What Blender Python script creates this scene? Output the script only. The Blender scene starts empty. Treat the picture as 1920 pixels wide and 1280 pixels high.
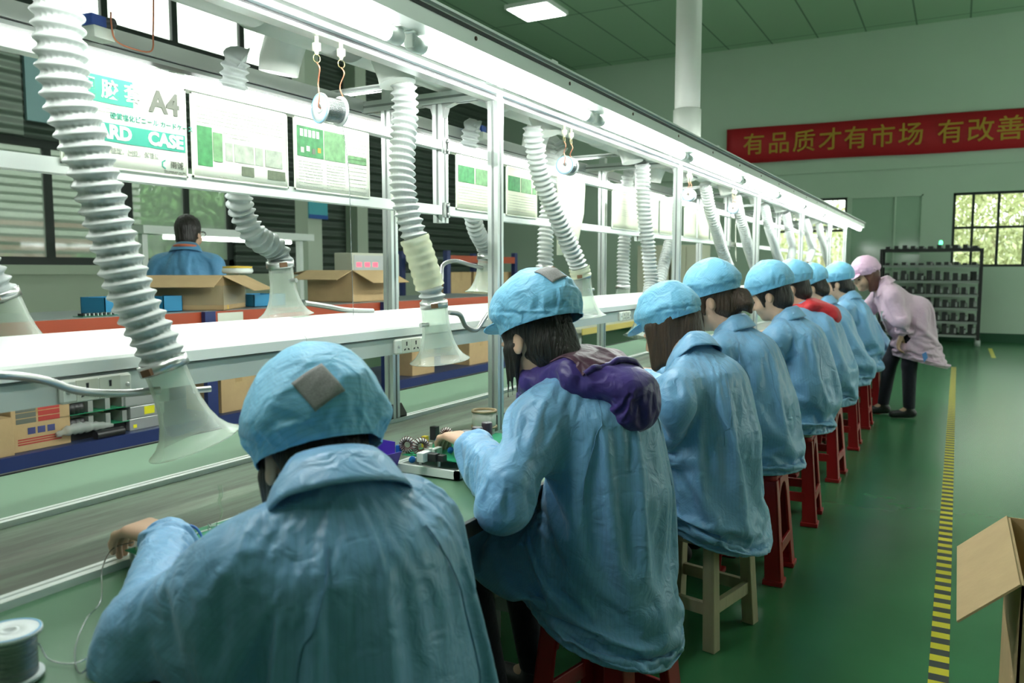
import bpy, bmesh, math, random
import numpy as np
from mathutils import Vector, Matrix, Euler
random.seed(7)
S = bpy.context.scene
COL = S.collection
PI = math.pi

# ------------------------------------------------------------------ camera, sky, exposure
F_PX, PX, PY, CAM_H = 1500.0, 960.0, 640.0, 1.33
TH = math.atan(133 / F_PX)                       # pitch down
PS = math.atan(837 / F_PX * math.cos(TH))        # yaw to the left of the line
FWD = np.array([-math.sin(PS) * math.cos(TH), math.cos(PS) * math.cos(TH), -math.sin(TH)])
RGT = np.array([math.cos(PS), math.sin(PS), 0.0])
UPV = np.cross(RGT, FWD)
CAM = np.array([0, 0, CAM_H])
cd = bpy.data.cameras.new('camera'); cam = bpy.data.objects.new('camera', cd); COL.objects.link(cam)
cd.sensor_width = 36; cd.lens = F_PX / 1920 * 36; cd.clip_start = 0.05; cd.clip_end = 200
cam.matrix_world = Matrix(((RGT[0], UPV[0], -FWD[0], 0), (RGT[1], UPV[1], -FWD[1], 0), (RGT[2], UPV[2], -FWD[2], CAM_H), (0, 0, 0, 1)))
cd.dof.use_dof = True; cd.dof.focus_distance = 2.5; cd.dof.aperture_fstop = 4.5
S.camera = cam
W = bpy.data.worlds.new('sky'); S.world = W; W.use_nodes = True
nt = W.node_tree; bg = nt.nodes['Background']
bg.inputs[0].default_value = (0.95, 1.0, 0.95, 1); bg.inputs[1].default_value = 3.2
S.view_settings.view_transform = 'Standard'; S.view_settings.look = 'None'
S.view_settings.exposure = 0.50; S.view_settings.gamma = 1.0
TUBE_POWER, PANEL_POWER = 40.0, 14.0

def ray(x, y): return FWD * F_PX + RGT * (x - PX) + UPV * (PY - y)
def at_x(x, y, X): d = ray(x, y); return Vector(CAM + d * (X / d[0]))
def at_y(x, y, Y): d = ray(x, y); return Vector(CAM + d * (Y / d[1]))
def at_z(x, y, Z): d = ray(x, y); return Vector(CAM + d * ((Z - CAM_H) / d[2]))

# ------------------------------------------------------------------ materials
MATS = {}
def mat(name, col, rough=0.5, metal=0.0, noise=0.0, nscale=20.0, bump=0.0, bscale=60.0, spec=0.5, stretch=(1, 1, 1), coat=0.0):
    if name in MATS: return MATS[name]
    m = bpy.data.materials.new(name); m.use_nodes = True; t = m.node_tree; n = t.nodes; L = t.links
    p = n['Principled BSDF']; p.inputs['Roughness'].default_value = rough; p.inputs['Metallic'].default_value = metal
    p.inputs['Specular IOR Level'].default_value = spec; p.inputs['Coat Weight'].default_value = coat
    c = (*col, 1); p.inputs['Base Color'].default_value = c
    tc = n.new('ShaderNodeTexCoord'); mp = n.new('ShaderNodeMapping'); mp.inputs['Scale'].default_value = stretch
    L.new(tc.outputs['Object'], mp.inputs['Vector'])
    nz = n.new('ShaderNodeTexNoise'); nz.inputs['Scale'].default_value = nscale; nz.inputs['Detail'].default_value = 5
    L.new(mp.outputs[0], nz.inputs['Vector'])
    mx = n.new('ShaderNodeMix'); mx.data_type = 'RGBA'; mx.inputs['A'].default_value = tuple(v * (1 - noise) for v in col) + (1,)
    mx.inputs['B'].default_value = tuple(min(1, v * (1 + noise)) for v in col) + (1,)
    L.new(nz.outputs['Fac'], mx.inputs['Factor']); L.new(mx.outputs['Result'], p.inputs['Base Color'])
    if bump:
        b = n.new('ShaderNodeBump'); b.inputs['Strength'].default_value = bump; b.inputs['Distance'].default_value = 0.01
        n2 = n.new('ShaderNodeTexNoise'); n2.inputs['Scale'].default_value = bscale; n2.inputs['Detail'].default_value = 4
        L.new(mp.outputs[0], n2.inputs['Vector']); L.new(n2.outputs['Fac'], b.inputs['Height']); L.new(b.outputs[0], p.inputs['Normal'])
    MATS[name] = m; return m
def emis(name, col, s):
    if name in MATS: return MATS[name]
    m = bpy.data.materials.new(name); m.use_nodes = True; p = m.node_tree.nodes['Principled BSDF']
    p.inputs['Base Color'].default_value = (*col, 1); p.inputs['Emission Color'].default_value = (*col, 1); p.inputs['Emission Strength'].default_value = s
    tc = m.node_tree.nodes.new('ShaderNodeTexCoord'); MATS[name] = m; return m
def see_through(name, col, alpha, rough=0.25):
    if name in MATS: return MATS[name]
    m = mat(name, col, rough, noise=0.06, nscale=30); t = m.node_tree; n = t.nodes
    tr = n.new('ShaderNodeBsdfTransparent'); tr.inputs[0].default_value = (0.93, 0.97, 0.93, 1); mx = n.new('ShaderNodeMixShader')
    lw = n.new('ShaderNodeLayerWeight'); lw.inputs['Blend'].default_value = 0.35
    mr = n.new('ShaderNodeMapRange'); mr.inputs['To Min'].default_value = alpha; mr.inputs['To Max'].default_value = min(1, alpha + 0.32)
    t.links.new(lw.outputs['Facing'], mr.inputs['Value']); t.links.new(mr.outputs[0], mx.inputs[0])
    t.links.new(tr.outputs[0], mx.inputs[1]); t.links.new(n['Principled BSDF'].outputs[0], mx.inputs[2])
    t.links.new(mx.outputs[0], n['Material Output'].inputs[0]); return m
def fabric(name, col, stripe=0.0, rough=0.5, bump=0.35, sheen=0.15):
    if name in MATS: return MATS[name]
    m = bpy.data.materials.new(name); m.use_nodes = True; t = m.node_tree; n = t.nodes; L = t.links; p = n['Principled BSDF']
    p.inputs['Roughness'].default_value = rough; p.inputs['Specular IOR Level'].default_value = 0.45; p.inputs['Sheen Weight'].default_value = sheen
    tc = n.new('ShaderNodeTexCoord')
    nz = n.new('ShaderNodeTexNoise'); nz.inputs['Scale'].default_value = 9; nz.inputs['Detail'].default_value = 4; L.new(tc.outputs['Object'], nz.inputs['Vector'])
    mx = n.new('ShaderNodeMix'); mx.data_type = 'RGBA'
    mx.inputs['A'].default_value = tuple(v * 0.93 for v in col) + (1,); mx.inputs['B'].default_value = tuple(min(1, v * 1.07) for v in col) + (1,)
    L.new(nz.outputs['Fac'], mx.inputs['Factor']); out = mx.outputs['Result']
    if stripe:
        at = n.new('ShaderNodeAttribute'); at.attribute_name = 'weave'
        ml = n.new('ShaderNodeMath'); ml.operation = 'MULTIPLY'; ml.inputs[1].default_value = 2 * PI / 0.006; L.new(at.outputs['Fac'], ml.inputs[0])
        sn = n.new('ShaderNodeMath'); sn.operation = 'SINE'; L.new(ml.outputs[0], sn.inputs[0])
        mr = n.new('ShaderNodeMapRange'); mr.inputs['From Min'].default_value = 0.55; mr.inputs['From Max'].default_value = 1.0
        mr.inputs['To Min'].default_value = 0.0; mr.inputs['To Max'].default_value = stripe; L.new(sn.outputs[0], mr.inputs['Value'])
        m2 = n.new('ShaderNodeMix'); m2.data_type = 'RGBA'; m2.inputs['B'].default_value = tuple(v * 0.45 for v in col) + (1,)
        L.new(mr.outputs[0], m2.inputs['Factor']); L.new(out, m2.inputs['A']); out = m2.outputs['Result']
    L.new(out, p.inputs['Base Color'])
    b = n.new('ShaderNodeBump'); b.inputs['Strength'].default_value = bump; b.inputs['Distance'].default_value = 0.012
    n2 = n.new('ShaderNodeTexNoise'); n2.inputs['Scale'].default_value = 22; n2.inputs['Detail'].default_value = 3; n2.inputs['Distortion'].default_value = 1.2
    L.new(tc.outputs['Object'], n2.inputs['Vector']); L.new(n2.outputs['Fac'], b.inputs['Height']); L.new(b.outputs[0], p.inputs['Normal'])
    MATS[name] = m; return m

M_ALU = mat('brushed_aluminium', (.70, .74, .72), .36, .80, .06, 8, spec=.5)
M_WHITEMETAL = mat('white_painted_metal', (.80, .84, .80), .35, 0, .03, 6)
M_PVC = mat('white_pvc', (.80, .82, .77), .4, 0, .04, 5)
M_GREY = mat('grey_plastic', (.42, .45, .44), .5)
M_DARK = mat('black_plastic', (.02, .02, .022), .45)
M_SLOT = mat('dark_slot', (.03, .035, .035), .6)
M_STEEL = mat('steel', (.55, .56, .55), .3, .9)
M_CARD = mat('cardboard', (.50, .35, .18), .85, 0, .12, 14, bump=.08)
M_CARDIN = mat('cardboard_inside', (.40, .28, .15), .9, 0, .1, 14)
M_PAPER = mat('paper', (.84, .86, .74), .55, 0, .02, 4)
M_INK = mat('print_ink', (.48, .50, .44), .7)
M_TEAL = mat('teal_print', (.035, .33, .24), .5)
M_GREENPCB = mat('green_circuit_board', (.02, .30, .14), .35, 0, .35, 90, spec=.5)
M_SKIN = mat('skin', (.66, .42, .29), .5, 0, .08, 25)
M_HAIR = mat('black_hair', (.016, .012, .010), .42, 0, .3, 60, bump=.9, bscale=120, stretch=(1, 1, .12))
M_HAIRB = mat('brown_hair', (.060, .034, .020), .42, 0, .35, 60, bump=.9, bscale=120, stretch=(1, 1, .12))
M_BLUE = fabric('blue_smock_cloth', (.205, .435, .690), .15, rough=.38, bump=.5)
M_CAP = fabric('blue_cap_cloth', (.215, .57, .85), .0, rough=.5, bump=.6)
M_CAPS = fabric('blue_cap_striped_cloth', (.215, .57, .85), .22, rough=.5, bump=.6)
M_PINK = fabric('pink_smock_cloth', (.68, .48, .60), .25, rough=.55)
M_PINKCAP = fabric('pink_cap_cloth', (.78, .50, .68), .0, rough=.55)
M_CORAL = fabric('coral_collar_cloth', (.62, .16, .08), .0, rough=.6)
M_PURPLE = fabric('purple_jacket_cloth', (.055, .03, .20), .0, rough=.4)
M_MAROON = fabric('maroon_lining_cloth', (.085, .028, .055), .0, rough=.45)
M_REDCLOTH = fabric('red_jacket_cloth', (.60, .02, .03), .0, rough=.6)
M_JEANS = fabric('dark_trouser_cloth', (.010, .011, .022), .0, rough=.8)
M_MESH = mat('grey_vent_mesh', (.30, .29, .29), .8, 0, .55, 400)
M_RED = mat('red_stool_plastic', (.42, .012, .016), .3, 0, .12, 5, spec=.55)
M_WOOD = mat('worn_pale_wood', (.42, .37, .24), .7, 0, .35, 18, bump=.3, stretch=(1, 1, .15))
M_ORANGE = mat('orange_beam_paint', (.42, .065, .022), .45)
M_NAVY = mat('navy_post_paint', (.02, .035, .14), .45)
M_BELL = see_through('clear_bell_plastic', (.80, .83, .78), .19)
M_TAPEWRAP = see_through('clear_packing_tape', (.74, .76, .52), .55, .15)

# ------------------------------------------------------------------ mesh building
class MB:
    def __init__(s): s.v = []; s.f = []; s.m = []; s.sm = []
    def add(s, vs, fs, mi=0, smooth=False):
        o = len(s.v); s.v += [tuple(v) for v in vs]; s.f += [tuple(i + o for i in f) for f in fs]; s.m += [mi] * len(fs); s.sm += [smooth] * len(fs)
    def box(s, lo, hi, mi=0, M=None):
        (a, b, c), (d, e, f) = lo, hi
        vs = [Vector(q) for q in ((a, b, c), (d, b, c), (d, e, c), (a, e, c), (a, b, f), (d, b, f), (d, e, f), (a, e, f))]
        if M is not None: vs = [M @ v for v in vs]
        s.add(vs, [(0, 3, 2, 1), (4, 5, 6, 7), (0, 1, 5, 4), (1, 2, 6, 5), (2, 3, 7, 6), (3, 0, 4, 7)], mi); return s
    def cbox(s, c, size, mi=0, M=None):
        return s.box([c[i] - size[i] / 2 for i in range(3)], [c[i] + size[i] / 2 for i in range(3)], mi, M)
    def tube(s, pts, r, n=12, mi=0, caps=True):
        pts = [Vector(p) for p in pts]; rs = r if isinstance(r, (list, tuple)) else [r] * len(pts)
        t = (pts[1] - pts[0]).normalized(); u = t.orthogonal().normalized(); rings = []
        for i, p in enumerate(pts):
            t2 = (pts[min(i + 1, len(pts) - 1)] - pts[max(i - 1, 0)]).normalized()
            u = (u - t2 * u.dot(t2)).normalized(); w = t2.cross(u)
            rings.append([p + (u * math.cos(2 * PI * k / n) + w * math.sin(2 * PI * k / n)) * rs[i] for k in range(n)])
        vs = [q for rg in rings for q in rg]
        fs = [(i * n + k, i * n + (k + 1) % n, (i + 1) * n + (k + 1) % n, (i + 1) * n + k) for i in range(len(pts) - 1) for k in range(n)]
        s.add(vs, fs, mi, True)
        if caps: s.add(rings[0], [tuple(range(n))[::-1]], mi); s.add(rings[-1], [tuple(range(n))], mi)
        return s
    def lathe(s, prof, n=32, M=None, mi=0, closed=False):
        M = M or Matrix(); vs = [M @ Vector((r * math.cos(2 * PI * k / n), r * math.sin(2 * PI * k / n), z)) for r, z in prof for k in range(n)]
        m = len(prof); rng = range(m if closed else m - 1)
        fs = [(i * n + k, i * n + (k + 1) % n, ((i + 1) % m) * n + (k + 1) % n, ((i + 1) % m) * n + k) for i in rng for k in range(n)]
        s.add(vs, fs, mi, True); return s
    def prism(s, poly, M, depth, mi=0):            # polygon in local xy, extruded along local z
        n = len(poly); vs = [M @ Vector((x, y, 0)) for x, y in poly] + [M @ Vector((x, y, depth)) for x, y in poly]
        s.add(vs, [tuple(range(n))[::-1], tuple(range(n, 2 * n))] + [(i, (i + 1) % n, n + (i + 1) % n, n + i) for i in range(n)], mi); return s
    def quad(s, a, b, c, d, mi=0): s.add([a, b, c, d], [(0, 1, 2, 3)], mi); return s
    def build(s, name, mats, parent=None, bevel=0, loc=None, rot=None, solid=0):
        me = bpy.data.meshes.new(name); me.from_pydata(s.v, [], s.f)
        for m in (mats if isinstance(mats, (list, tuple)) else [mats]): me.materials.append(m)
        me.polygons.foreach_set('material_index', s.m); me.polygons.foreach_set('use_smooth', s.sm)
        bm = bmesh.new(); bm.from_mesh(me); bmesh.ops.recalc_face_normals(bm, faces=bm.faces); bm.to_mesh(me); bm.free()
        o = bpy.data.objects.new(name, me); COL.objects.link(o)
        if parent: o.parent = parent
        if loc: o.location = loc
        if rot: o.rotation_euler = rot
        if bevel:
            b = o.modifiers.new('bevel', 'BEVEL'); b.width = bevel; b.segments = 2; b.limit_method = 'ANGLE'
        if solid:
            b = o.modifiers.new('solid', 'SOLIDIFY'); b.thickness = solid
        return o
def tag(o, label, cat, group=None, kind=None):
    if label: o['label'] = label
    if cat: o['category'] = cat
    if group: o['group'] = group
    if kind: o['kind'] = kind
    return o
def empty(name, loc=(0, 0, 0), rot=(0, 0, 0)):
    o = bpy.data.objects.new(name, None); COL.objects.link(o); o.location = loc; o.rotation_euler = rot; o.empty_display_size = .1; return o
def copy_tree(o, parent=None):
    c = o.copy(); COL.objects.link(c)
    if parent: c.parent = parent
    for ch in list(o.children): copy_tree(ch, c)
    return c
def struct(o): o['kind'] = 'structure'; return o
def spline(pts, n=8):
    P = [Vector(p) for p in pts]; P = [P[0] * 2 - P[1]] + P + [P[-1] * 2 - P[-2]]; out = []
    for i in range(1, len(P) - 2):
        for k in range(n):
            t = k / n; a, b, c, d = P[i - 1:i + 3]
            out.append(.5 * ((2 * b) + (c - a) * t + (2 * a - 5 * b + 4 * c - d) * t * t + (3 * b - a - 3 * c + d) * t ** 3))
    out.append(P[-2]); return out
TEXTS = []
def text(body, size, loc, rot, m, parent, name='lettering', bold=0.0, ext=0.0006, align='CENTER', sx=1.0):
    cu = bpy.data.curves.new(name, 'FONT'); cu.body = body; cu.size = size; cu.align_x = align; cu.align_y = 'CENTER'; cu.extrude = ext; cu.offset = bold
    cu.resolution_u = 3; cu.materials.append(m); o = bpy.data.objects.new(name, cu); COL.objects.link(o); o.location = loc; o.rotation_euler = rot
    o.scale = (sx, 1, 1)
    if parent: o.parent = parent
    TEXTS.append(o); return o
def text_to_mesh():
    bpy.context.view_layer.update(); dg = bpy.context.evaluated_depsgraph_get()
    for o in TEXTS:
        me = bpy.data.meshes.new_from_object(o.evaluated_get(dg)); q = bpy.data.objects.new(o.name, me); COL.objects.link(q); q.parent = o.parent; q.matrix_basis = o.matrix_basis.copy()
        n = o.name; bpy.data.objects.remove(o); q.name = n
ROT_X = (PI / 2, 0, PI / 2)     # upright, facing +X
ROT_Y = (PI / 2, 0, 0)          # upright, facing -Y


# ------------------------------------------------------------------ soft bodies: distance fields meshed into one skin
def _perm(seed):
    r = np.random.RandomState(seed); p = r.permutation(256); return np.concatenate([p, p])
_P = _perm(3); _G = np.random.RandomState(5).normal(size=(256, 3)); _G /= np.linalg.norm(_G, axis=1)[:, None]
def perlin(p):
    i = np.floor(p).astype(int); f = p - i; i &= 255; u = f * f * f * (f * (f * 6 - 15) + 10); r = 0
    for dx in (0, 1):
        for dy in (0, 1):
            for dz in (0, 1):
                h = _P[_P[_P[(i[:, 0] + dx) & 255] + ((i[:, 1] + dy) & 255)] + ((i[:, 2] + dz) & 255)]
                g = _G[h]; w = (u[:, 0] if dx else 1 - u[:, 0]) * (u[:, 1] if dy else 1 - u[:, 1]) * (u[:, 2] if dz else 1 - u[:, 2])
                r = r + w * (g * (f - np.array([dx, dy, dz]))).sum(1)
    return r
def V3(*a): return np.array(a, float)
def unit(v): return v / np.linalg.norm(v)
def rc(a, b, ra, rb):                              # round cone
    a = np.asarray(a, float); b = np.asarray(b, float); ab = b - a; L2 = max(ab @ ab, 1e-9)
    def d(p):
        q = p - a; t = np.clip(q @ ab / L2, 0, 1); return np.linalg.norm(q - t[:, None] * ab, axis=1) - (ra + (rb - ra) * t)
    return d
def el(c, r, R=None):                              # ellipsoid
    c = np.asarray(c, float); r = np.asarray(r, float)
    def d(p):
        q = p - c
        if R is not None: q = q @ R
        k0 = np.linalg.norm(q / r, axis=1); k1 = np.linalg.norm(q / (r * r), axis=1) + 1e-9; return k0 * (k0 - 1) / k1
    return d
def et(pts, aw, bw, lat=(0, 1, 0), k=.04):         # elliptic tube: half widths aw along lat, half depths bw
    pts = [np.asarray(q, float) for q in pts]; lat = np.asarray(lat, float)
    def d(p):
        best = None
        for i in range(len(pts) - 1):
            a, b = pts[i], pts[i + 1]; ab = b - a; q = p - a; t = np.clip(q @ ab / (ab @ ab), 0, 1); q = q - t[:, None] * ab
            l = q @ lat; o = np.sqrt(np.maximum((q * q).sum(1) - l * l, 0)); A = aw[i] + (aw[i + 1] - aw[i]) * t; B = bw[i] + (bw[i + 1] - bw[i]) * t
            e = np.sqrt((l / A) ** 2 + (o / B) ** 2); e2 = np.sqrt((l / A ** 2) ** 2 + (o / B ** 2) ** 2) + 1e-9; v = e * (e - 1) / e2
            best = v if best is None else smin(best, v, k)
        return best
    return d
def rbox(c, hs, R=None, r=.005):
    c = np.asarray(c, float); hs = np.asarray(hs, float)
    def d(p):
        q = p - c
        if R is not None: q = q @ R
        q = np.abs(q) - hs + r; return np.linalg.norm(np.maximum(q, 0), axis=1) + np.minimum(q.max(1), 0) - r
    return d
def half(c, n):                                    # keeps the side n points away from
    c = np.asarray(c, float); n = unit(np.asarray(n, float))
    return lambda p: (p - c) @ n
def smin(a, b, k): h = np.maximum(k - np.abs(a - b), 0) / k; return np.minimum(a, b) - h * h * k * .25
class Field:
    def __init__(s): s.ops = []
    def u(s, f, k=.02): s.ops.append(('u', f, k)); return s
    def sub(s, f, k=.01): s.ops.append(('s', f, k)); return s
    def cut(s, f, k=.01): s.ops.append(('i', f, k)); return s
    def __call__(s, p, ops=None):
        d = np.full(len(p), 9.0)
        for o, f, k in (s.ops if ops is None else ops):
            v = f(p)
            if o == 'u': d = smin(d, v, k)
            elif o == 's': d = -smin(-d, v, k)
            else: d = -smin(-d, -v, k)
        return d
def mesh_field(F, lo, hi, vox):
    lo = np.asarray(lo, float); hi = np.asarray(hi, float); B = 8; bs = B * vox; nb = np.ceil((hi - lo) / bs).astype(int)
    N = nb * B + 2; cb = 4; keys = []; pos = []; sg = []
    g9 = np.stack(np.meshgrid(*[np.arange(B + 1)] * 3, indexing='ij'), -1).reshape(-1, 3)
    for cx in range(0, nb[0], cb):
        for cy in range(0, nb[1], cb):
            for cz in range(0, nb[2], cb):
                c = lo + (np.array([cx, cy, cz]) + cb / 2) * bs; R = cb * bs * .87
                ops = []
                for o in F.ops:
                    dv = o[1](c[None])[0]
                    if o[0] == 'u' and dv - R * 1.25 > o[2] + 4 * vox: continue
                    if o[0] == 's' and dv - R * 1.25 > o[2] + 4 * vox: continue
                    ops.append(o)
                if not any(o[0] == 'u' for o in ops): continue
                if F(c[None], ops)[0] > R * 1.4 + .05: continue
                bi = np.stack(np.meshgrid(np.arange(cx, min(cx + cb, nb[0])), np.arange(cy, min(cy + cb, nb[1])), np.arange(cz, min(cz + cb, nb[2])), indexing='ij'), -1).reshape(-1, 3)
                dc = F(lo + (bi + .5) * bs, ops); bi = bi[np.abs(dc) < bs * .87 * 1.5 + .004]
                if not len(bi): continue
                gi = bi[:, None, :] * B + g9[None]; v = F(lo + gi.reshape(-1, 3) * vox, ops).reshape(len(bi), B + 1, B + 1, B + 1)
                cor = np.stack([v[:, a:a + B, b:b + B, c_:c_ + B] for a in (0, 1) for b in (0, 1) for c_ in (0, 1)], -1)
                ins = cor < 0; n = ins.sum(-1); act = (n > 0) & (n < 8)
                w = np.argwhere(act)
                if not len(w): continue
                cor = cor[act]; cell = bi[w[:, 0]] * B + w[:, 1:]
                off = np.array([(a, b, c_) for a in (0, 1) for b in (0, 1) for c_ in (0, 1)], float)
                acc = np.zeros((len(w), 3)); cnt = np.zeros(len(w))
                for i in range(8):
                    for j in range(i + 1, 8):
                        if np.abs(off[i] - off[j]).sum() == 1:
                            x = (cor[:, i] < 0) != (cor[:, j] < 0); t = cor[:, i] / np.where(x, cor[:, i] - cor[:, j], 1)
                            acc += np.where(x[:, None], off[i] + t[:, None] * (off[j] - off[i]), 0); cnt += x
                pos.append(lo + (cell + acc / cnt[:, None]) * vox); keys.append((cell[:, 0] * N[1] + cell[:, 1]) * N[2] + cell[:, 2])
                sg.append((cor[:, [0, 4, 2, 1]] < 0))
    keys = np.concatenate(keys); pos = np.concatenate(pos); sg = np.concatenate(sg); o = np.argsort(keys); keys = keys[o]; pos = pos[o]; sg = sg[o]
    st = (N[1] * N[2], N[2], 1); faces = []
    def look(k):
        i = np.searchsorted(keys, k); i = np.minimum(i, len(keys) - 1); return np.where(keys[i] == k, i, -1)
    for a in range(3):
        b, c = (a + 1) % 3, (a + 2) % 3; x = np.nonzero(sg[:, 0] != sg[:, a + 1])[0]; k = keys[x]
        q = np.stack([x, look(k - st[b]), look(k - st[b] - st[c]), look(k - st[c])], 1); ok = (q >= 0).all(1)
        fl = ~sg[x, 0]; q[fl] = q[fl][:, ::-1]; faces.append(q[ok])
    return pos, np.concatenate(faces)
def grad(F, p, e=.002):
    g = np.stack([F(p + np.eye(3)[i] * e) - F(p - np.eye(3)[i] * e) for i in range(3)], 1); return g / (np.linalg.norm(g, axis=1)[:, None] + 1e-9)
def skin(name, F, lo, hi, vox, m, parent=None, disp=None, weave=None, relax=1):
    v, q = mesh_field(F, lo, hi, vox)
    for _ in range(relax):                         # even out the grid
        acc = np.zeros_like(v); n = np.zeros(len(v))
        for i in range(4):
            np.add.at(acc, q[:, i], v[q[:, (i + 1) % 4]] + v[q[:, i - 1]]); np.add.at(n, q[:, i], 2)
        v = .5 * v + .5 * acc / np.maximum(n, 1)[:, None]
    if disp is not None:
        a = v[q[:, 2]] - v[q[:, 0]]; b = v[q[:, 3]] - v[q[:, 1]]; fn = np.cross(a, b); nn = np.zeros_like(v)
        for i in range(4): np.add.at(nn, q[:, i], fn)
        nn /= np.linalg.norm(nn, axis=1)[:, None] + 1e-12
        v = v + nn * disp(v, nn)[:, None]
    me = bpy.data.meshes.new(name); me.vertices.add(len(v)); me.vertices.foreach_set('co', v.ravel())
    me.loops.add(q.size); me.loops.foreach_set('vertex_index', q.ravel().astype(np.int32)); me.polygons.add(len(q))
    me.polygons.foreach_set('loop_start', np.arange(0, q.size, 4, dtype=np.int32)); me.update(calc_edges=True); me.validate()
    me.polygons.foreach_set('use_smooth', [True] * len(me.polygons)); me.materials.append(m)
    if weave is not None:
        at = me.attributes.new('weave', 'FLOAT', 'POINT'); at.data.foreach_set('value', weave(v).astype(np.float32))
    o = bpy.data.objects.new(name, me); COL.objects.link(o)
    if parent: o.parent = parent
    return o
def seg_dist(p, a, b):
    a = np.asarray(a, float); b = np.asarray(b, float); ab = b - a; q = p - a; t = np.clip(q @ ab / (ab @ ab), 0, 1)
    return np.linalg.norm(q - t[:, None] * ab, axis=1), t

# ------------------------------------------------------------------ cloth settling: a looser skin dropped onto the figure
def settle(coat, inner, frames=24, grow=.15, bend=4.0, grav=.6, press=0, mass=.25, pins=None):
    """let the smock slump and crease on the figure, then freeze the result"""
    root = coat.parent; Mroot = root.matrix_basis.copy() if root else Matrix()
    for o in (coat, inner): o.parent = None; o.matrix_basis = Mroot
    cm = inner.modifiers.new('collision', 'COLLISION'); inner.collision.thickness_outer = .003; inner.collision.cloth_friction = 3; inner.collision.damping = .5
    if pins is not None:
        vg = coat.vertex_groups.new(name='pin')
        for i in np.nonzero(pins > .01)[0]: vg.add([int(i)], float(pins[i]), 'REPLACE')
    c = coat.modifiers.new('cloth', 'CLOTH'); s = c.settings; s.quality = 4; s.mass = mass; s.tension_stiffness = 14; s.compression_stiffness = 14; s.shear_stiffness = 5; s.bending_stiffness = bend
    s.tension_damping = s.compression_damping = 12; s.shear_damping = 8; s.air_damping = 2; s.effector_weights.gravity = grav; s.shrink_min = -grow; s.shrink_max = -grow
    if press: s.use_pressure = True; s.uniform_pressure_force = press
    if pins is not None: s.vertex_group_mass = 'pin'; s.pin_stiffness = .6
    c.collision_settings.collision_quality = 2; c.collision_settings.distance_min = .003; c.collision_settings.use_self_collision = False
    c.point_cache.frame_start = 1; c.point_cache.frame_end = frames
    hid = [o for o in S.objects if o not in (coat, inner) and not o.hide_viewport]
    for o in hid: o.hide_viewport = True
    for f in range(1, frames + 1): S.frame_set(f)
    for o in hid: o.hide_viewport = False
    dg = bpy.context.evaluated_depsgraph_get(); me = bpy.data.meshes.new_from_object(coat.evaluated_get(dg)); old = coat.data; coat.modifiers.clear(); me.name = coat.name; coat.data = me
    bpy.data.objects.remove(inner); S.frame_set(1)
    coat.parent = root; coat.matrix_basis = Matrix()

def draped(name, Fo, Fi, lo, hi, vox, m, body, erode, kill, pin, disp=None, weave=None, solid=.003, trim=None, **kw):
    coat = skin(name, Fo, lo, hi, vox, m, body, disp, weave); inn = skin('inner_form', Fi, np.asarray(lo) - V3(0, 0, .15), hi, vox * 1.15, m, body, lambda p, n: np.full(len(p), -erode))
    me = coat.data; nf = len(me.polygons); c = np.empty(nf * 3); me.polygons.foreach_get('center', c); n = np.empty(nf * 3); me.polygons.foreach_get('normal', n)
    bad = np.nonzero(kill(c.reshape(-1, 3), n.reshape(-1, 3)))[0]; bm = bmesh.new(); bm.from_mesh(me); bm.faces.ensure_lookup_table()
    bmesh.ops.delete(bm, geom=[bm.faces[i] for i in bad], context='FACES')
    if trim: bmesh.ops.bisect_plane(bm, geom=bm.verts[:] + bm.edges[:] + bm.faces[:], plane_co=Vector(trim[0]), plane_no=Vector(trim[1]), clear_outer=True, dist=1e-5)
    bm.to_mesh(me); bm.free()
    vv = np.empty(len(me.vertices) * 3); me.vertices.foreach_get('co', vv); settle(coat, inn, pins=np.clip(pin(vv.reshape(-1, 3)), 0, 1), **kw)
    q = coat.modifiers.new('smooth', 'SUBSURF'); q.levels = 0; q.render_levels = 1
    if solid: q = coat.modifiers.new('solid', 'SOLIDIFY'); q.thickness = solid
    return coat

# ------------------------------------------------------------------ room
XL, XR, Y0, Y1, ZC = -10.0, 6.5, -5.0, 17.3, 5.94
def tile_mat():
    m = mat('green_ceiling_panels', (.34, .46, .35), .8, 0, .05, 3); t = m.node_tree; n = t.nodes; L = t.links; p = n['Principled BSDF']
    tc = n.new('ShaderNodeTexCoord'); br = n.new('ShaderNodeTexBrick'); br.offset = 0; br.inputs['Scale'].default_value = 1
    br.inputs['Brick Width'].default_value = .88; br.inputs['Row Height'].default_value = 3.4; br.inputs['Mortar Size'].default_value = .016
    br.inputs['Color1'].default_value = (.40, .60, .42, 1); br.inputs['Color2'].default_value = (.42, .62, .44, 1); br.inputs['Mortar'].default_value = (.16, .27, .18, 1)
    L.new(tc.outputs['Object'], br.inputs['Vector']); L.new(br.outputs['Color'], p.inputs['Base Color']); return m
def clad_mat(name, col):
    m = mat(name, col, .55, 0, .05, 3); t = m.node_tree; n = t.nodes; L = t.links
    tc = n.new('ShaderNodeTexCoord'); sp = n.new('ShaderNodeSeparateXYZ'); L.new(tc.outputs['Object'], sp.inputs[0])
    ml = n.new('ShaderNodeMath'); ml.operation = 'MULTIPLY'; ml.inputs[1].default_value = 2 * PI / .16; L.new(sp.outputs['Z'], ml.inputs[0])
    sn = n.new('ShaderNodeMath'); sn.operation = 'SINE'; L.new(ml.outputs[0], sn.inputs[0])
    b = n.new('ShaderNodeBump'); b.inputs['Strength'].default_value = .9; b.inputs['Distance'].default_value = .05; L.new(sn.outputs[0], b.inputs['Height']); L.new(b.outputs[0], n['Principled BSDF'].inputs['Normal']); return m
M_FLOOR = mat('green_epoxy_floor', (.040, .170, .070), .25, 0, .22, 1.3, bump=.03, bscale=5, spec=.5)
M_WALL = mat('pale_green_wall_paint', (.56, .69, .57), .8, 0, .03, 2)
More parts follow.
